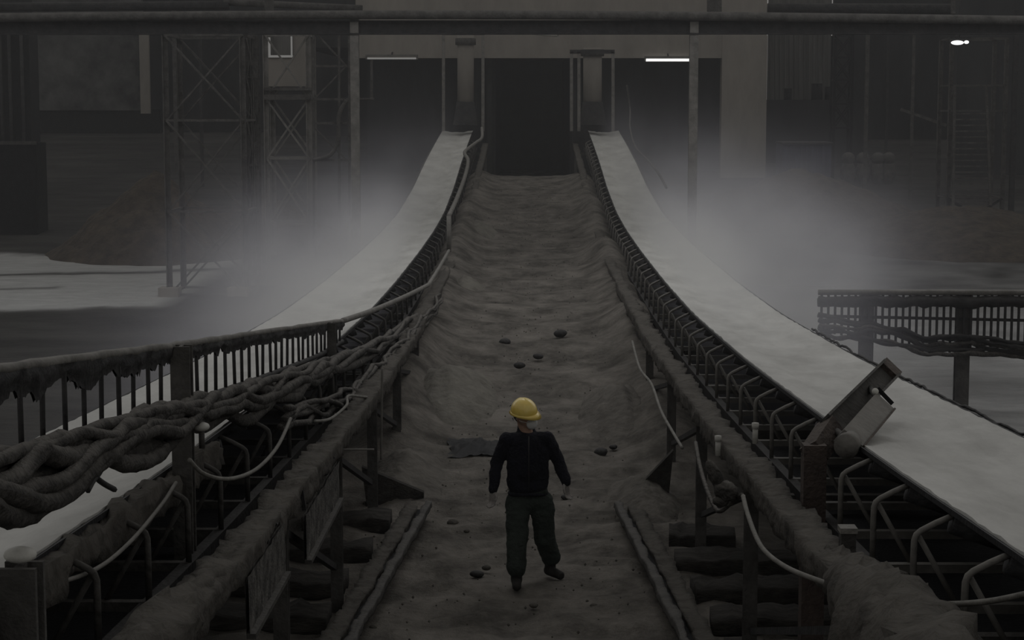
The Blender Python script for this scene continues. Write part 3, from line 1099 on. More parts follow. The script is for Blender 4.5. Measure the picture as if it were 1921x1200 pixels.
# near posts at the left
for px, py0, w, lab in ((38, 1040, .15, 'thick post at the lower left corner with a pale knob'),):
    q = at_x(px, py0, -1.98)
    t = thing('guard_post', lab, 'post', (q.x, q.y, 0))
    MB().ibeam((q.x, q.y, -.02), (q.x, q.y, q.z - .04), w, w, .03, (0, 1, 0)).build('shaft', STEEL, t)
    MB().ellipsoid(q, (.065, .06, .032), None, 14, 8).build('knob', WHITE_P, t)
q = at_x(378, 800, -1.96)
t = thing('insulator', 'small white insulator beside the tall guard post', 'insulator', tuple(q))
MB().ellipsoid(q, (.05, .05, .028), None, 14, 8).build('cap', WHITE_P, t)
MB().cyl(q - Vector((0, 0, .13)), q, .018, 8).build('stem', STEEL, t)
# mud-spattered plates under the left stringer
for d0_, d1_, zt_, lab in ((9.9, 11.4, 1.70, 'mud-spattered steel plate hung low under the left conveyor'), (12.5, 14.7, 1.47, 'mottled steel plate further along under the left conveyor')):
    X = -1.53
    a, b = Vector((X, d0_, 0)), Vector((X, d1_, 0))
    t = thing('splash_plate', lab, 'plate', (X, d0_, zt_ - .35), 'plates under the left conveyor')
    rows = []
    for i in range(15):
        d = d0_ + (d1_ - d0_) * i / 14
        rows.append([(X + .012 * nz(d * 6, k), d, zt_ - .33 * k / 4 + .02 * nz(d * 5, 9) - .02 * (d - d0_)) for k in range(5)])
    mb = MB().grid(rows, True)
    mb.grid([[(x - .02, y, z) for x, y, z in r_] for r_ in rows], True, True)
    mb.build('plate', MOTTLED, t)
    MB().beam((X + .01, d0_, zt_ - .33), (X + .01, d1_, zt_ - .36), .05, .03).build('lower_flange', STEEL, t)
    for e in (d0_ + .15, d1_ - .15):
        MB().beam((X - .03, e, zt_), (X - .05, e, belt_z(e) - .4), .03, .03).build('hanger', DARK_STEEL, t)

# ================================================================ scraper arm over the right belt
A = at(1527, 838, 12.2)
B = at(1662, 700, 13.9)
t = thing('belt_scraper', 'rusty elbowed steel boom reaching over the right belt from a post', 'scraper', (A.x, A.y, 0))
MB().beam((A.x, A.y, ground_z(A.x, A.y) - .03), (A.x, A.y, A.z + .02), .15, .14, (0, 1, 0)).build('post', RUSTY, t)
el = at(1556, 806, 12.5)
ux = (B - el).normalized()
MB().beam(A - Vector((0, 0, .05)), el + (el - A) * .12, .15, .14, (0, 1, 0)).build('elbow', RUSTY, t)
side = ux.cross(Vector((0, -1, .35))).normalized()
nrm = ux.cross(side).normalized()
if nrm.y > 0:
    nrm = -nrm
mb = MB()
mb.beam(el - nrm * .0, B, .165, .02, nrm)
mb.beam(el + side * .075 + nrm * .04, B + side * .075 + nrm * .04, .018, .08, nrm)
mb.beam(el - side * .075 + nrm * .04, B - side * .075 + nrm * .04, .018, .08, nrm)
mb.beam(el - nrm * .07, B - nrm * .07, .12, .12, nrm)
mb.build('channel', STEEL, t)
MB().beam(B - ux * .01 - nrm * .03, B + ux * .13 - nrm * .03, .16, .16, nrm).build('end_cap', RUSTY, t)
A2 = at(1592, 832, 12.05)
B2 = at(1652, 762, 12.9)
bx = thing('weigher_box', 'long pale steel box slung beside the rusty boom over the right belt', 'box', tuple(A2))
u2 = (B2 - A2).normalized()
s2 = u2.cross(Vector((0, -1, .35))).normalized()
n2 = u2.cross(s2).normalized()
if n2.y > 0:
    n2 = -n2
MB().beam(A2, B2, .17, .11, n2).build('casing', PALE_STEEL, bx)
MB().beam(A2 + s2 * .082 + n2 * .058, B2 + s2 * .082 + n2 * .058, .014, .012, n2).build('edge_strip', RUSTY, bx)
MB().cyl(A2 - u2 * .07, A2 + u2 * .03, .082, 20).build('end_boss', PALE_STEEL, bx)
MB().ellipsoid(at(1642, 734, 12.9), (.024, .03, .024), None, 12, 8).build('lamp_bead', WHITE_P, bx)
MB().beam(at(1646, 728, 12.95), at(1674, 757, 12.95), .02, .03).build('lever', BLACK_STEEL_SHADE, bx)
MB().cyl(at(1590, 826, 12.15), at(1566, 806, 12.5), .025, 8).build('bracket', STEEL, bx)
MB().cyl(at(1645, 745, 12.9), at(1632, 728, 13.5), .022, 8).build('bracket', STEEL, bx)
# squat block on the stringer under the idlers
q = at(1590, 992, 10.2)
t = thing('stub_post', 'short square stub post with pale cap below the right belt', 'post', (q.x, q.y, q.z - .42))
MB().box((q.x, q.y, q.z - .22), (.082, .09, .42)).build('shaft', STEEL, t)
MB().box((q.x, q.y, q.z), (.095, .11, .03)).build('cap', PALE_CABLE, t)
for px, py, d_, lab in ((1417, 796, 13.4, 'small pale pot head between the right stringer and belt'), (1347, 820, 13.8, 'small white knob on the right stringer')):
    q = at(px, py, d_)
    mb = MB().cyl(q - Vector((0, 0, .03)), q + Vector((0, 0, .012)), .026, 10).cyl(q - Vector((0, 0, .14)), q, .02, 8)
    single('cap_bolt', mb, WHITE_P, lab, 'bolt', 'pale heads on the right conveyor')

# ================================================================ cables on the right
wire([(1186, 640, 22.5), (1200, 690, 21), (1222, 720, 19.6), (1240, 770, 18.2), (1262, 810, 17), (1280, 840, 16.2)], .014, PALE_CABLE, 'thin pale cable winding down the right bank', 'hanging_cable', 'cables along the right conveyor')
wire([(1305, 830, 14.5), (1312, 870, 13.6), (1325, 915, 12.8), (1340, 950, 12.4), (1352, 958, 12.3), (1375, 940, 12.2), (1392, 928, 12.0)], .016, CABLE, 'cable looping under the knotted rag on the right', 'hanging_cable', 'cables along the right conveyor')
wire([(1394, 930, 11.2), (1402, 962, 11), (1420, 1010, 10.6), (1440, 1038, 10.3), (1480, 1066, 9.9), (1540, 1090, 9.5), (1600, 1108, 9.2), (1680, 1128, 8.8), (1760, 1133, 8.4), (1850, 1128, 8.0), (1940, 1110, 7.6)], .014, PALE_CABLE, 'long pale cable sweeping along the lower right to the frame edge', 'hanging_cable', 'cables along the right conveyor')
wire([(1176, 160, 66), (1182, 205, 66), (1182, 240, 64), (1192, 275, 60), (1215, 300, 55), (1235, 325, 50), (1250, 352, 46)], .03, STEEL, 'thin hose drooping from the right chute into the steam', 'hose')
q = at(1362, 922, 12.1)
mb = MB()
mb.ellipsoid(q, (.085, .07, .07), Matrix.Rotation(R(25), 3, 'Y'), 20, 14)
mb.ellipsoid(q + Vector((-.07, .02, .10)), (.045, .045, .12), Matrix.Rotation(R(-25), 3, 'Y'), 16, 10)
mb.ellipsoid(q + Vector((-.03, 0, -.06)), (.06, .05, .04), None, 16, 10)
for i, v in enumerate(mb.v):
    v = Vector(v)
    mb.v[i] = tuple(v + (v - q).normalized() * .018 * nz(v.x * 30, v.y * 30, v.z * 30))
o = single('knotted_rag', mb, CABLE, 'knotted dusty rag tied round the cable below the right conveyor', 'rag')
# upright and cross planks at the lower right
for k, (x0, x1, d, zc_, lab) in enumerate(((1.36, 2.0, 17.9, .12, 'timber sleeper furthest up beside the right rail'),
                                          (1.34, 2.5, 16.9, .12, 'timber sleeper second from the far end beside the right rail'),
                                          (1.42, 2.6, 15.9, .13, 'broad timber sleeper third from the far end by the right rail'),
                                          (1.48, 2.7, 14.9, .13, 'timber sleeper fourth from the far end by the right rail'),
                                          (1.50, 2.8, 13.9, .13, 'timber sleeper nearest the camera by the right rail'))):
    tl = random.uniform(-.05, .05)
    mb = MB().rough_bar([(x0 + (x1 - x0) * k / 14, d + tl * (k - 7) / 7, zc_ - .07) for k in range(15)], .46, .15, .035, d)
    single('sleeper', mb, WOOD, lab, 'sleeper', 'sleepers beside the right rail')
for k, (x0, x1, d, lab) in enumerate(((-1.42, -2.3, 18.6, 'timber sleeper furthest up beside the left rail'),
                                      (-1.5, -2.6, 17.3, 'timber sleeper second from the far end beside the left rail'),
                                      (-1.62, -2.8, 16.1, 'timber sleeper third from the far end by the left rail'),
                                      (-1.66, -2.9, 15.0, 'timber sleeper nearest the camera by the left rail'))):
    tl = random.uniform(-.05, .05)
    mb = MB().rough_bar([(x0 + (x1 - x0) * k / 14, d + tl * (k - 7) / 7, .05) for k in range(15)], .46, .15, .035, d)
    single('sleeper', mb, WOOD, lab, 'sleeper', 'sleepers beside the left rail')

# rails edging the aisle
for s, far, near, lab in ((-1, (796, 948), (652, 1200), 'twin-flanged steel rail edging the aisle left of the worker'), (1, (1166, 948), (1292, 1200), 'twin-flanged steel rail edging the aisle right of the worker')):
    a, b = at_z(*far, .10), at_z(*near, .16)
    b = a + (b - a) * 1.5
    b.z = .2
    t = thing('aisle_rail', lab, 'rail', (b.x, b.y, 0))
    u = (b - a).normalized()
    sd = Vector((u.y, -u.x, 0)).normalized()
    if sd.x * s < 0:
        sd = -sd
    def lumpy(off, r_, nm, m_, dz, w_):
        n_ = 130
        pts_ = []
        for k in range(n_):
            p = a.lerp(b, k / (n_ - 1))
            q_ = p + sd * (off + .018 * nz(p.y * 2.2, off * 9))
            pts_.append((q_.x, q_.y, p.z + dz + .014 * nz(p.y * 2.9, 5 + off)))
        MB().rough_bar(pts_, r_ * 2, r_ * (1.1 if r_ > .05 else 2), w_ * .08, off * 9).build(nm, m_, t)
    lumpy(.13, .075, 'outer_flange', MUD, -.03, .3)
    lumpy(-.045, .036, 'inner_flange', STEEL, .02, .2)
    MB().beam(a + sd * .03 - Vector((0, 0, .06)), b + sd * .03 - Vector((0, 0, .06)), .10, .04).build('web', BLACK_STEEL_SHADE, t)
# boards standing beside the right bank
q0 = at_z(1172, 950, .0)
mb = MB()
mb.add([(1.02, 19.6, .0), (1.5, 19.9, 0), (1.55, 19.9, .55), (1.08, 19.6, .12), (1.02, 19.7, .0), (1.5, 20, 0), (1.55, 20, .55), (1.08, 19.7, .12)],
       [(0, 1, 2, 3), (7, 6, 5, 4), (0, 3, 7, 4), (1, 5, 6, 2), (3, 2, 6, 7)])
single('retaining_board', mb, WOOD, 'slanting grey board holding back sand at the right rail end', 'board')
mb = MB()
mb.add([(-1.15, 19.8, .0), (-1.75, 19.6, 0), (-1.8, 19.6, .42), (-1.15, 19.8, .1), (-1.15, 19.9, .0), (-1.75, 19.7, 0), (-1.8, 19.7, .42), (-1.15, 19.9, .1)],
       [(3, 2, 1, 0), (4, 5, 6, 7), (4, 7, 3, 0), (2, 6, 5, 1), (7, 6, 2, 3)])
single('retaining_board', mb, WOOD, 'slanting grey board holding back sand at the left rail end', 'board')

# dark cloth-like debris left of the worker
q = at_z(895, 842, .08)
rows = []
for i in range(25):
    row = []
    for j in range(17):
        u, v = -1 + 2 * i / 24, -1 + 2 * j / 16
        r_ = min(1, math.hypot(u, v))
        k_ = 1 + .35 * nz(u * 1.5, v * 1.5, 9)
        x = q.x + .36 * u * k_
        y = q.y + .5 * v * k_
        z = ground_z(x, y) + .02 + (1 - r_) * .10 + (.07 * nz(u * 3, v * 3, 4) + .05 * nz(u * 7, v * 7)) * (1 - r_ * .7)
        row.append((x, y, z))
    rows.append(row)
single('tarpaulin', MB().grid(rows, True), RUBBER, 'crumpled dark tarpaulin on the ground left of the worker', 'tarpaulin')


def stone(c, r, seed):
    mb = MB().ellipsoid(c, (r * 1.2, r, r * .7), None, 10, 7)
    for i, v in enumerate(mb.v):
        v = Vector(v)
        mb.v[i] = tuple(c + (v - c) * (1 + .5 * nz(v.x * 8 + seed, v.y * 8, v.z * 8)))
    return mb


stones = [(700, 1180, .03, 'small stone near the left rail'), (895, 1082, .05, 'dark stone left of the worker, level with the boots'), (1000, 1138, .035, 'small stone just in front of the worker'),
          (1115, 1140, .03, 'small stone right of the worker towards the rail'), (912, 1068, .04, 'flat stone beside the left boot'), (1060, 935, .04, 'dark stone right behind the worker'),
          (850, 985, .05, 'pale stone left of the worker in mid aisle'), (875, 1000, .03, 'small pale stone next to the pale one in mid aisle'), (945, 645, .08, 'dark stone on the lower ramp left of centre'),
          (1130, 852, .07, 'dark lump at the foot of the right bank'), (1150, 842, .05, 'smaller dark lump at the foot of the right bank'), (1052, 630, .09, 'dark stone on the lower ramp right of centre'),
          (975, 690, .07, 'dark stone below the ramp above the helmet'), (1010, 672, .06, 'small dark stone below the ramp to the right'), (820, 775, .08, 'dark lump on the left bank edge')]
for i, (px, py, r_, lab) in enumerate(stones):
    v = ray(px, py)
    d = 14.0
    while d < 60:
        q = at(px, py, d)
        if q.z <= ground_z(q.x, d):
            break
        d += .05
    q.z = ground_z(q.x, q.y) + r_ * .35
    single('stone', stone(q, r_, i), STONE if 'pale' in lab else DARK_STEEL if 'dark' in lab else STONE, lab, 'stone', 'stones on the aisle floor')
# gravel crumbs
mb = MB()
for i in range(1500):
    x, y = random.uniform(-1.9, 1.9), random.uniform(14, 34) if i < 700 else random.uniform(34, 58)
    r_ = random.uniform(.005, .015)
    z = ground_z(x, y) + .015
    c = Vector((x, y, z))
    vs_ = [c + Vector((r_, 0, 0)), c + Vector((0, r_, 0)), c + Vector((-r_, 0, 0)), c + Vector((0, -r_, 0)), c + Vector((0, 0, r_)), c + Vector((0, 0, -r_))]
    mb.add(vs_, [(0, 1, 4), (1, 2, 4), (2, 3, 4), (3, 0, 4), (1, 0, 5), (2, 1, 5), (3, 2, 5), (0, 3, 5)])
single('gravel', mb, STONE, 'loose crumbs scattered over the sandy aisle', 'gravel', None, 'stuff', (0, 20, 0))

# ================================================================ barred fence beyond the right belt
DF = 26.0
f0, f1 = at(1535, 548, DF), at(1960, 549, DF)
t = thing('cross_guard', 'level barred guard with hanging cables beyond the right belt', 'guard rail', (f0.x, DF, 0))
ztop = f0.z
MB().tube([(f0.x, DF, ztop), (f1.x, DF, ztop)], .04, 10).build('top_rail', PALE_STEEL, t)
pth = []
for i in range(60):
    x = f0.x + (f1.x - f0.x) * i / 59
    pth.append((x, DF, ztop - .13 + .02 * nz(x * 3)))
MB().tube(pth, .08, 9, wob=.5).build('dirt_crust', DARK_STEEL, t)


def fbot(x):
    px = 995 + x / DF * F_PX
    return at(px, interp([(1535, 620), (1600, 632), (1700, 648), (1745, 664), (1800, 660), (1850, 662), (1921, 672)], px), DF).z


x = f0.x + .05
while x < f1.x:
    MB().beam((x, DF, fbot(x)), (x, DF, ztop), .032, .03, (0, 1, 0)).build('bar', DARK_STEEL, t)
    x += .095
MB().beam((f0.x, DF + .03, (ztop + fbot(5)) / 2 + .02), (f1.x, DF + .03, (ztop + fbot(6)) / 2 + .02), .04, .04).build('mid_rail', DARK_STEEL, t)
for px in (1629, 1811):
    q = at(px, 560, DF)
    MB().ibeam((q.x, DF + .12, ground_z(q.x, DF) - .05), (q.x, DF + .12, ztop), .19, .15, .03, (0, 1, 0)).build('post', STEEL, t)
for k in range(6):
    pts = []
    for i in range(90):
        x = f0.x + (f1.x - f0.x) * i / 89
        pts.append((x, DF - .05 + .04 * math.sin(x * 2 + k), fbot(x) + .045 * k + .09 * nz(x * 1.1, k * 3) + .04 * nz(x * 4.3, k * 5)))
    single('cable', MB().tube(pts, .03, 7, wob=.9), DARK_STEEL if k % 3 else CABLE, 'dusty cable strung along the level guard beyond the right belt', 'cable', 'cables on the level guard')
# hoses clipped along the outer edge of the right belt
for k in range(2):
    pts = []
    for i in range(160):
        d = 8.5 + i * .09
        pts.append((3.46 + .09 * k + .02 * nz(d, k), d, belt_z(d) - .04 + .02 * nz(d * 1.7, k * 4) + .02 * nz(d * 5, k) - .09 * k))
    single('hose', MB().tube(pts, .013, 7, wob=.5), CABLE if k else DARK_STEEL, ('scalloped dusty hose along the outer edge of the right belt' if k else 'dark hose on the outer edge of the right belt'), 'hose')


# ================================================================ the worker
DW = 16.5
SK = mat('skin', (.42, .27, .20), (.34, .21, .15), 20, .6, .1)
JACKET = mat('navy_jacket', (.012, .0125, .020), (.006, .006, .010), 9, .9, .5, 40)
TROUSER = mat('dark_green_trousers', (.040, .050, .043), (.022, .028, .024), 9, .9, .5, 30)
BOOT = mat('worn_boots', (.03, .027, .024), (.015, .014, .013), 12, .7, .3)
YELLOW = mat('yellow_plastic', (.95, .74, .20), (.88, .62, .12), 9, .3, .1, 20)
YELLOW.node_tree.nodes['Principled BSDF'].inputs['Specular IOR Level'].default_value = .8
YELLOW.node_tree.nodes['Principled BSDF'].inputs['Coat Weight'].default_value = .4
MASK = mat('white_mask_cloth', (.78, .78, .76), (.62, .62, .60), 20, .9, .3)
GLOVE = mat('pale_work_glove', (.36, .34, .32), (.22, .20, .19), 22, .9, .3)
HAIR = mat('dark_hair', (.015, .012, .010), (.008, .007, .006), 40, .8, .4)


def W(px, py, dy=0.0):
    return at(px, py, DW + dy)


gz0 = ground_z(0, DW)
pr = thing('person', 'worker in yellow hard hat, dark jacket and green trousers walking down the aisle', 'person', (0, DW, gz0))
head_c = W(984, 778)
Fd = Vector((.70, -.68, -.16)).normalized()          # where the face looks
Up = Vector((-.16, -.12, 1))
Up = (Up - Fd * Up.dot(Fd)).normalized()
Sd = Up.cross(Fd) * -1
Sd = Fd.cross(Up).normalized()
HR = Matrix((Sd, -Fd, Up)).transposed()              # local x = side, -y = face, z = up


def H(x, y, z):
    return head_c + HR @ Vector((x, y, z))


shL, shR = W(951, 825, .02), W(1026, 823, .02)
elL, elR = W(932, 868, .05), W(1046, 862, .05)
wrL, wrR = W(925, 918, -.06), W(1062, 903, -.02)
hipL, hipR = W(971, 948), W(1016, 948)
knL, knR = W(970, 1012, -.17), W(1022, 1010, .02)
anL, anR = W(969, 1080, -.27), W(1033, 1068, .10)
anL.z, anR.z = gz0 + .11, gz0 + .13
chest, belly, pelvis = W(989, 838), W(989, 885, -.03), W(992, 930)
neck0 = W(989, 812, .02)

body = MB()
body.ellipsoid(head_c, (.075, .095, .105), HR, 24, 16)
body.ellipsoid(H(0, -.025, -.055), (.052, .062, .062), HR, 20, 12)
body.capsule(H(0, -.095, -.005), H(0, -.107, -.032), .010, .015)      # nose
body.ellipsoid(H(.078, .005, -.015), (.012, .02, .032), HR, 10, 8)
body.ellipsoid(H(-.078, .005, -.015), (.012, .02, .032), HR, 10, 8)
body.capsule(H(0, -.075, -.085), H(0, -.07, -.09), .022, .02)         # chin
for s_ in (-1, 1):
    body.ellipsoid(H(s_ * .03, -.083, .012), (.016, .012, .008), HR, 10, 8)
body.capsule(neck0, H(0, .02, -.08), .058, .055)
body.capsule(chest, belly, .11, .10, .7)
body.capsule(belly, pelvis, .10, .10, .75)
body.capsule(shL, shR, .06, .06)
for a_, b_, c_ in ((shL, elL, wrL), (shR, elR, wrR)):
    body.capsule(a_, b_, .052, .04)
    body.capsule(b_, c_, .04, .027)
for a_, b_, c_ in ((hipL, knL, anL), (hipR, knR, anR)):
    body.capsule(a_, b_, .085, .055)
    body.capsule(b_, c_, .055, .038)
bo = body.build('body', SK, pr)
solidify_remesh(bo, .007, 3)


def hand(wr, dirv, palm_side, sgn, name):
    """a relaxed gloved hand hanging from the wrist: palm, four bent fingers and a thumb"""
    d_ = dirv.normalized()
    sd_ = (palm_side - d_ * palm_side.dot(d_)).normalized()     # across the knuckles
    nn = d_.cross(sd_)
    m_ = MB()
    pc = wr + d_ * .05
    for k in range(4):
        o = (k - 1.5) * .019
        m_.capsule(wr + d_ * .012 + sd_ * o * .6, wr + d_ * .088 + sd_ * o, .016, .013)
        L1 = (.038, .042, .040, .032)[k]
        j1 = wr + d_ * .09 + sd_ * o
        j2 = j1 + (d_ * .93 + nn * .35 * sgn).normalized() * L1
        j3 = j2 + (d_ * .65 + nn * .75 * sgn).normalized() * L1 * .7
        j4 = j3 + (d_ * .25 + nn * .95 * sgn).normalized() * L1 * .5
        m_.capsule(j1, j2, .0095, .009, 1, 10, 3)
        m_.capsule(j2, j3, .009, .0085, 1, 10, 3)
        m_.capsule(j3, j4, .0085, .0075, 1, 10, 3)
    t0 = wr + d_ * .025 + sd_ * -.028
    t1 = t0 + (d_ * .7 - sd_ * .6 + nn * .3 * sgn).normalized() * .045
    t2 = t1 + (d_ * .95 - sd_ * .1 + nn * .4 * sgn).normalized() * .032
    m_.capsule(t0, t1, .014, .0105, 1, 10, 3)
    m_.capsule(t1, t2, .0105, .009, 1, 10, 3)
    o_ = m_.build(name, GLOVE, pr)
    solidify_remesh(o_, .003, 2)
    return o_


h1 = hand(wrL + (wrL - elL).normalized() * .01, (wrL - elL) * .6 + Vector((.01, -.02, -.2)), Vector((-.75, .6, 0)), -1, 'glove')
h1['label'] = 'pale gloved hand hanging open'
h2 = hand(wrR + (wrR - elR).normalized() * .0, (wrR - elR) * .5 + Vector((-.03, .03, -.2)), Vector((.6, .75, 0)), 1, 'glove')
h2['label'] = 'shaded gloved hand slightly behind the hip'

jk = MB()
jk.capsule(shL + Vector((.05, 0, -.01)), shR + Vector((-.05, 0, -.01)), .082, .082, .85)
jk.capsule(W(989, 838), W(990, 880, -.02), .150, .150, .74, 24)
jk.capsule(W(971, 850), W(973, 908, -.01), .100, .105, .85, 20)
jk.capsule(W(1009, 848), W(1008, 906, -.01), .100, .105, .85, 20)
jk.capsule(W(978, 910, -.01), W(1004, 910, -.01), .112, .112, .9, 20)
jk.capsule(neck0 + Vector((0, .03, -.06)), neck0 + Vector((-.012, .045, .045)), .095, .080)
for a_, b_, c_ in ((shL, elL, wrL), (shR, elR, wrR)):
    jk.capsule(a_, b_, .074, .060)
    jk.capsule(b_, c_, .060, .047)
jo = jk.build('jacket', JACKET, pr)
solidify_remesh(jo, .010, 5)
for v in jo.data.vertices:                                     # creases
    c = v.co
    v.co = c + v.normal * (.009 * nz(c.x * 9, c.y * 9, c.z * 16) + .005 * nz(c.x * 22, c.y * 22, c.z * 30))
MB().cyl(W(992, 818, -.155), W(992, 918, -.155), .006, 6).build('zip', DARK_STEEL, pr)
hem = MB()
ring = []
for k in range(25):
    a_ = 2 * math.pi * k / 24
    q = W(990.5, 924)
    ring.append((q.x + .168 * math.cos(a_), q.y - .005 + .105 * math.sin(a_), q.z + .004 * math.sin(3 * a_)))
hem.tube(ring, .016, 8, False)
hem.build('hem', JACKET, pr)

tr = MB()
tr.capsule(W(976, 922, 0), W(1006, 922, 0), .108, .108, .92, 20)
tr.capsule(W(980, 940, 0), W(1004, 940, 0), .112, .112, .92, 20)
for a_, b_, c_ in ((hipL, knL, anL), (hipR, knR, anR)):
    tr.capsule(a_ + Vector((0, 0, .03)), b_, .112, .098, .9, 18)
    tr.capsule(b_, c_ + Vector((0, 0, .05)), .094, .086, .95, 18)
to = tr.build('trousers', TROUSER, pr)
solidify_remesh(to, .010, 4)
for v in to.data.vertices:
    c = v.co
    v.co = c + v.normal * (.010 * nz(c.x * 7, c.y * 7, c.z * 14) + .005 * nz(c.x * 18, c.y * 18, c.z * 34))
for an, fd in ((anL, Vector((.02, -1, 0))), (anR, Vector((.55, -.8, 0)))):
    fd = fd.normalized()
    b_ = MB()
    sole = Vector((an.x, an.y, gz0))
    b_.capsule(an + Vector((0, 0, .05)), sole + Vector((0, 0, .055)) - fd * .01, .052, .052)
    b_.capsule(sole - fd * .03 + Vector((0, 0, .05)), sole + fd * .15 + Vector((0, 0, .038)), .048, .040)
    bb = b_.build('boot', BOOT, pr)
    solidify_remesh(bb, .008, 2)

# hard hat
ht = MB()
rows = []
for i in range(13):
    t_ = i / 12 * math.pi / 2
    row = []
    for k in range(33):
        a_ = 2 * math.pi * k / 32
        rr = math.cos(t_)
        ridge = 1 + .035 * math.exp(-(math.cos(a_) / .16) ** 2) * (1 if rr > .02 else 0)
        row.append(H(.112 * rr * math.cos(a_), .005 + .130 * rr * math.sin(a_), .032 + .128 * math.sin(t_) * ridge))
    rows.append(row)
ht.grid(rows)
hat = ht.build('hard_hat', YELLOW, pr)
hat['label'] = 'bright yellow hard hat'
rim = MB()
r0, r1, r2 = [], [], []
for k in range(33):
    a_ = 2 * math.pi * k / 32
    pk = max(0, -math.sin(a_)) ** 2 * .05
    r0.append(H(.111 * math.cos(a_), .005 + .129 * math.sin(a_), .036))
    r1.append(H(.126 * math.cos(a_), .005 + (.143 + pk) * math.sin(a_), .022 - pk * .25))
    r2.append(H(.108 * math.cos(a_), .005 + .126 * math.sin(a_), .020))
rim.grid([r0, r1, r2])
rim.build('hat_brim', YELLOW, hat)
MB().ellipsoid(H(0, -.092, -.056), (.054, .044, .056), HR, 20, 14).build('dust_mask', MASK, pr)
st = MB()
st.tube([H(.045, -.08, -.04), H(.075, -.03, -.03), H(.082, .03, -.02)], .003, 5)
st.tube([H(-.045, -.08, -.04), H(-.075, -.03, -.03), H(-.082, .03, -.02)], .003, 5)
st.build('mask_strap', MASK, pr)
MB().ellipsoid(H(0, .028, .0), (.082, .085, .085), HR, 18, 12).build('hair', HAIR, pr)


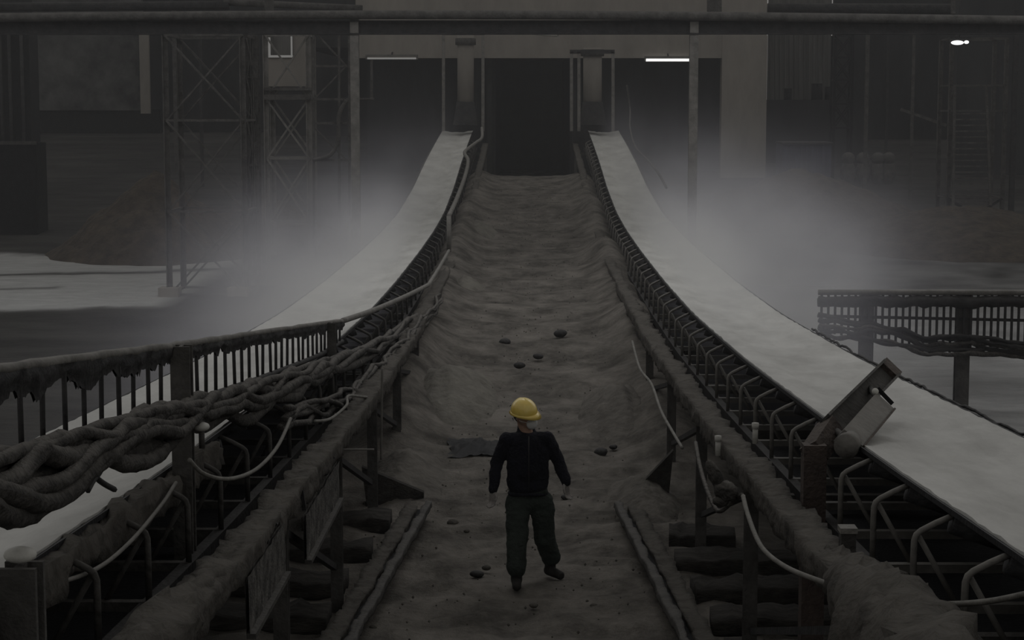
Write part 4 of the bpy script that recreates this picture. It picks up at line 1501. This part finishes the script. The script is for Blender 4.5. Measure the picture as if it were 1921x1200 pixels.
# ================================================================ steam
def steam(name, lab, x0, x1, y0, y1, z0, z1, cx, cy, dens, sx, sy_near, sy_far, hz, out):
    """scattering vapour above a belt: densest over the belt edge, drifting outwards and upwards"""
    m = bpy.data.materials.new(name)
    m.use_nodes = True
    nt = m.node_tree
    nt.nodes.clear()
    L = nt.links.new

    def N(t_, **kw):
        n = nt.nodes.new(t_)
        for k, v in kw.items():
            setattr(n, k, v)
        return n

    def M(op, a, b=None, c=None):
        n = N('ShaderNodeMath', operation=op)
        for i, v in enumerate((a, b, c)):
            if v is None:
                continue
            if isinstance(v, (int, float)):
                n.inputs[i].default_value = v
            else:
                L(v, n.inputs[i])
        return n.outputs[0]
    o_ = N('ShaderNodeOutputMaterial')
    vol = N('ShaderNodeVolumeScatter')
    vol.inputs['Color'].default_value = (.87, .865, .97, 1)
    vol.inputs['Anisotropy'].default_value = .15
    tc = N('ShaderNodeTexCoord')
    sp = N('ShaderNodeSeparateXYZ')
    L(tc.outputs['Object'], sp.inputs[0])
    X, Y, Z = sp.outputs

    def gauss(v, c, w):
        q_ = M('DIVIDE', M('SUBTRACT', v, c), w)
        return M('POWER', 2.71828, M('MULTIPLY', M('MULTIPLY', q_, q_), -1))

    def step(v, a, b):
        n = N('ShaderNodeMapRange', interpolation_type='SMOOTHSTEP')
        n.inputs['From Min'].default_value = a
        n.inputs['From Max'].default_value = b
        L(v, n.inputs['Value'])
        return n.outputs[0]
    nn = N('ShaderNodeTexNoise')
    nn.inputs['Scale'].default_value = .55
    nn.inputs['Detail'].default_value = 3
    mp = N('ShaderNodeMapping')
    mp.inputs['Scale'].default_value = (1, .45, 1.1)
    L(tc.outputs['Object'], mp.inputs[0])
    L(mp.outputs[0], nn.inputs['Vector'])
    nf = step(nn.outputs['Fac'], .34, .68)
    far = gauss(Y, cy, sy_far)
    near = gauss(Y, cy, sy_near)
    sel = step(Y, cy - .5, cy + .5)
    fy = M('ADD', M('MULTIPLY', far, sel), M('MULTIPLY', near, M('SUBTRACT', 1.0, sel)))
    # height falls off upward, the cloud rising as it drifts away from the aisle
    zc_ = M('MULTIPLY_ADD', step(Y, 40, 64), 1.7, 1.15)
    up_ = gauss(M('MAXIMUM', M('SUBTRACT', Z, zc_), 0.0), 0.0, hz)
    fz = up_
    s = 1 if cx > 0 else -1
    fx = step(M('MULTIPLY', X, s), abs(x0 if s > 0 else x1), abs(x0 if s > 0 else x1) + .45)
    wd = M('MULTIPLY_ADD', step(Y, 19, 48), out[1] - out[0], out[0])
    fx = M('MULTIPLY', fx, gauss(M('MAXIMUM', M('MULTIPLY', X, s), abs(cx)), abs(cx), wd))
    # soft fade at the ends of the cloud
    fe = M('MULTIPLY', step(Y, y0, y0 + 2), step(M('MULTIPLY', Y, -1), -y1, -y1 + 4))
    fe = M('MULTIPLY', fe, step(M('MULTIPLY', Z, -1), -z1, -z1 + .8))
    dn = M('MULTIPLY', M('MULTIPLY', fy, fz), M('MULTIPLY', fx, fe))
    dn = M('MULTIPLY', dn, M('MULTIPLY_ADD', nf, 1.1, .25))
    dn = M('MULTIPLY', dn, dens)
    L(dn, vol.inputs['Density'])
    L(vol.outputs[0], o_.inputs['Volume'])
    mb = MB().box(((x0 + x1) / 2, (y0 + y1) / 2, (z0 + z1) / 2), (x1 - x0, y1 - y0, z1 - z0))
    o = mb.build(name, m)
    return tag(o, lab, 'steam', None, 'stuff')


steam('steam_cloud', 'white steam rising off the left belt and drifting outwards', -11, -2.2, 15, 71, .1, 5.2, -3.0, 27, .34, 0, 6.5, 19, 1.1, (1.5, 2.6))
steam('steam_cloud', 'white steam rising off the right belt and drifting outwards', 2.2, 12, 16, 71, .1, 5.6, 3.0, 27, .35, 0, 5.2, 21, 1.2, (.9, 3.9))


def haze():
    m = bpy.data.materials.new('dust_haze')
    m.use_nodes = True
    nt = m.node_tree
    nt.nodes.clear()
    o_ = nt.nodes.new('ShaderNodeOutputMaterial')
    v = nt.nodes.new('ShaderNodeVolumeScatter')
    v.inputs['Color'].default_value = (.93, .93, .95, 1)
    v.inputs['Density'].default_value = .0017
    nt.links.new(v.outputs[0], o_.inputs['Volume'])
    mb = MB().box((0, 42.4, 5.6), (44, 61, 12))
    tag(mb.build('dust_haze', m), 'thin dusty haze filling the hall', 'haze', None, 'stuff')


haze()
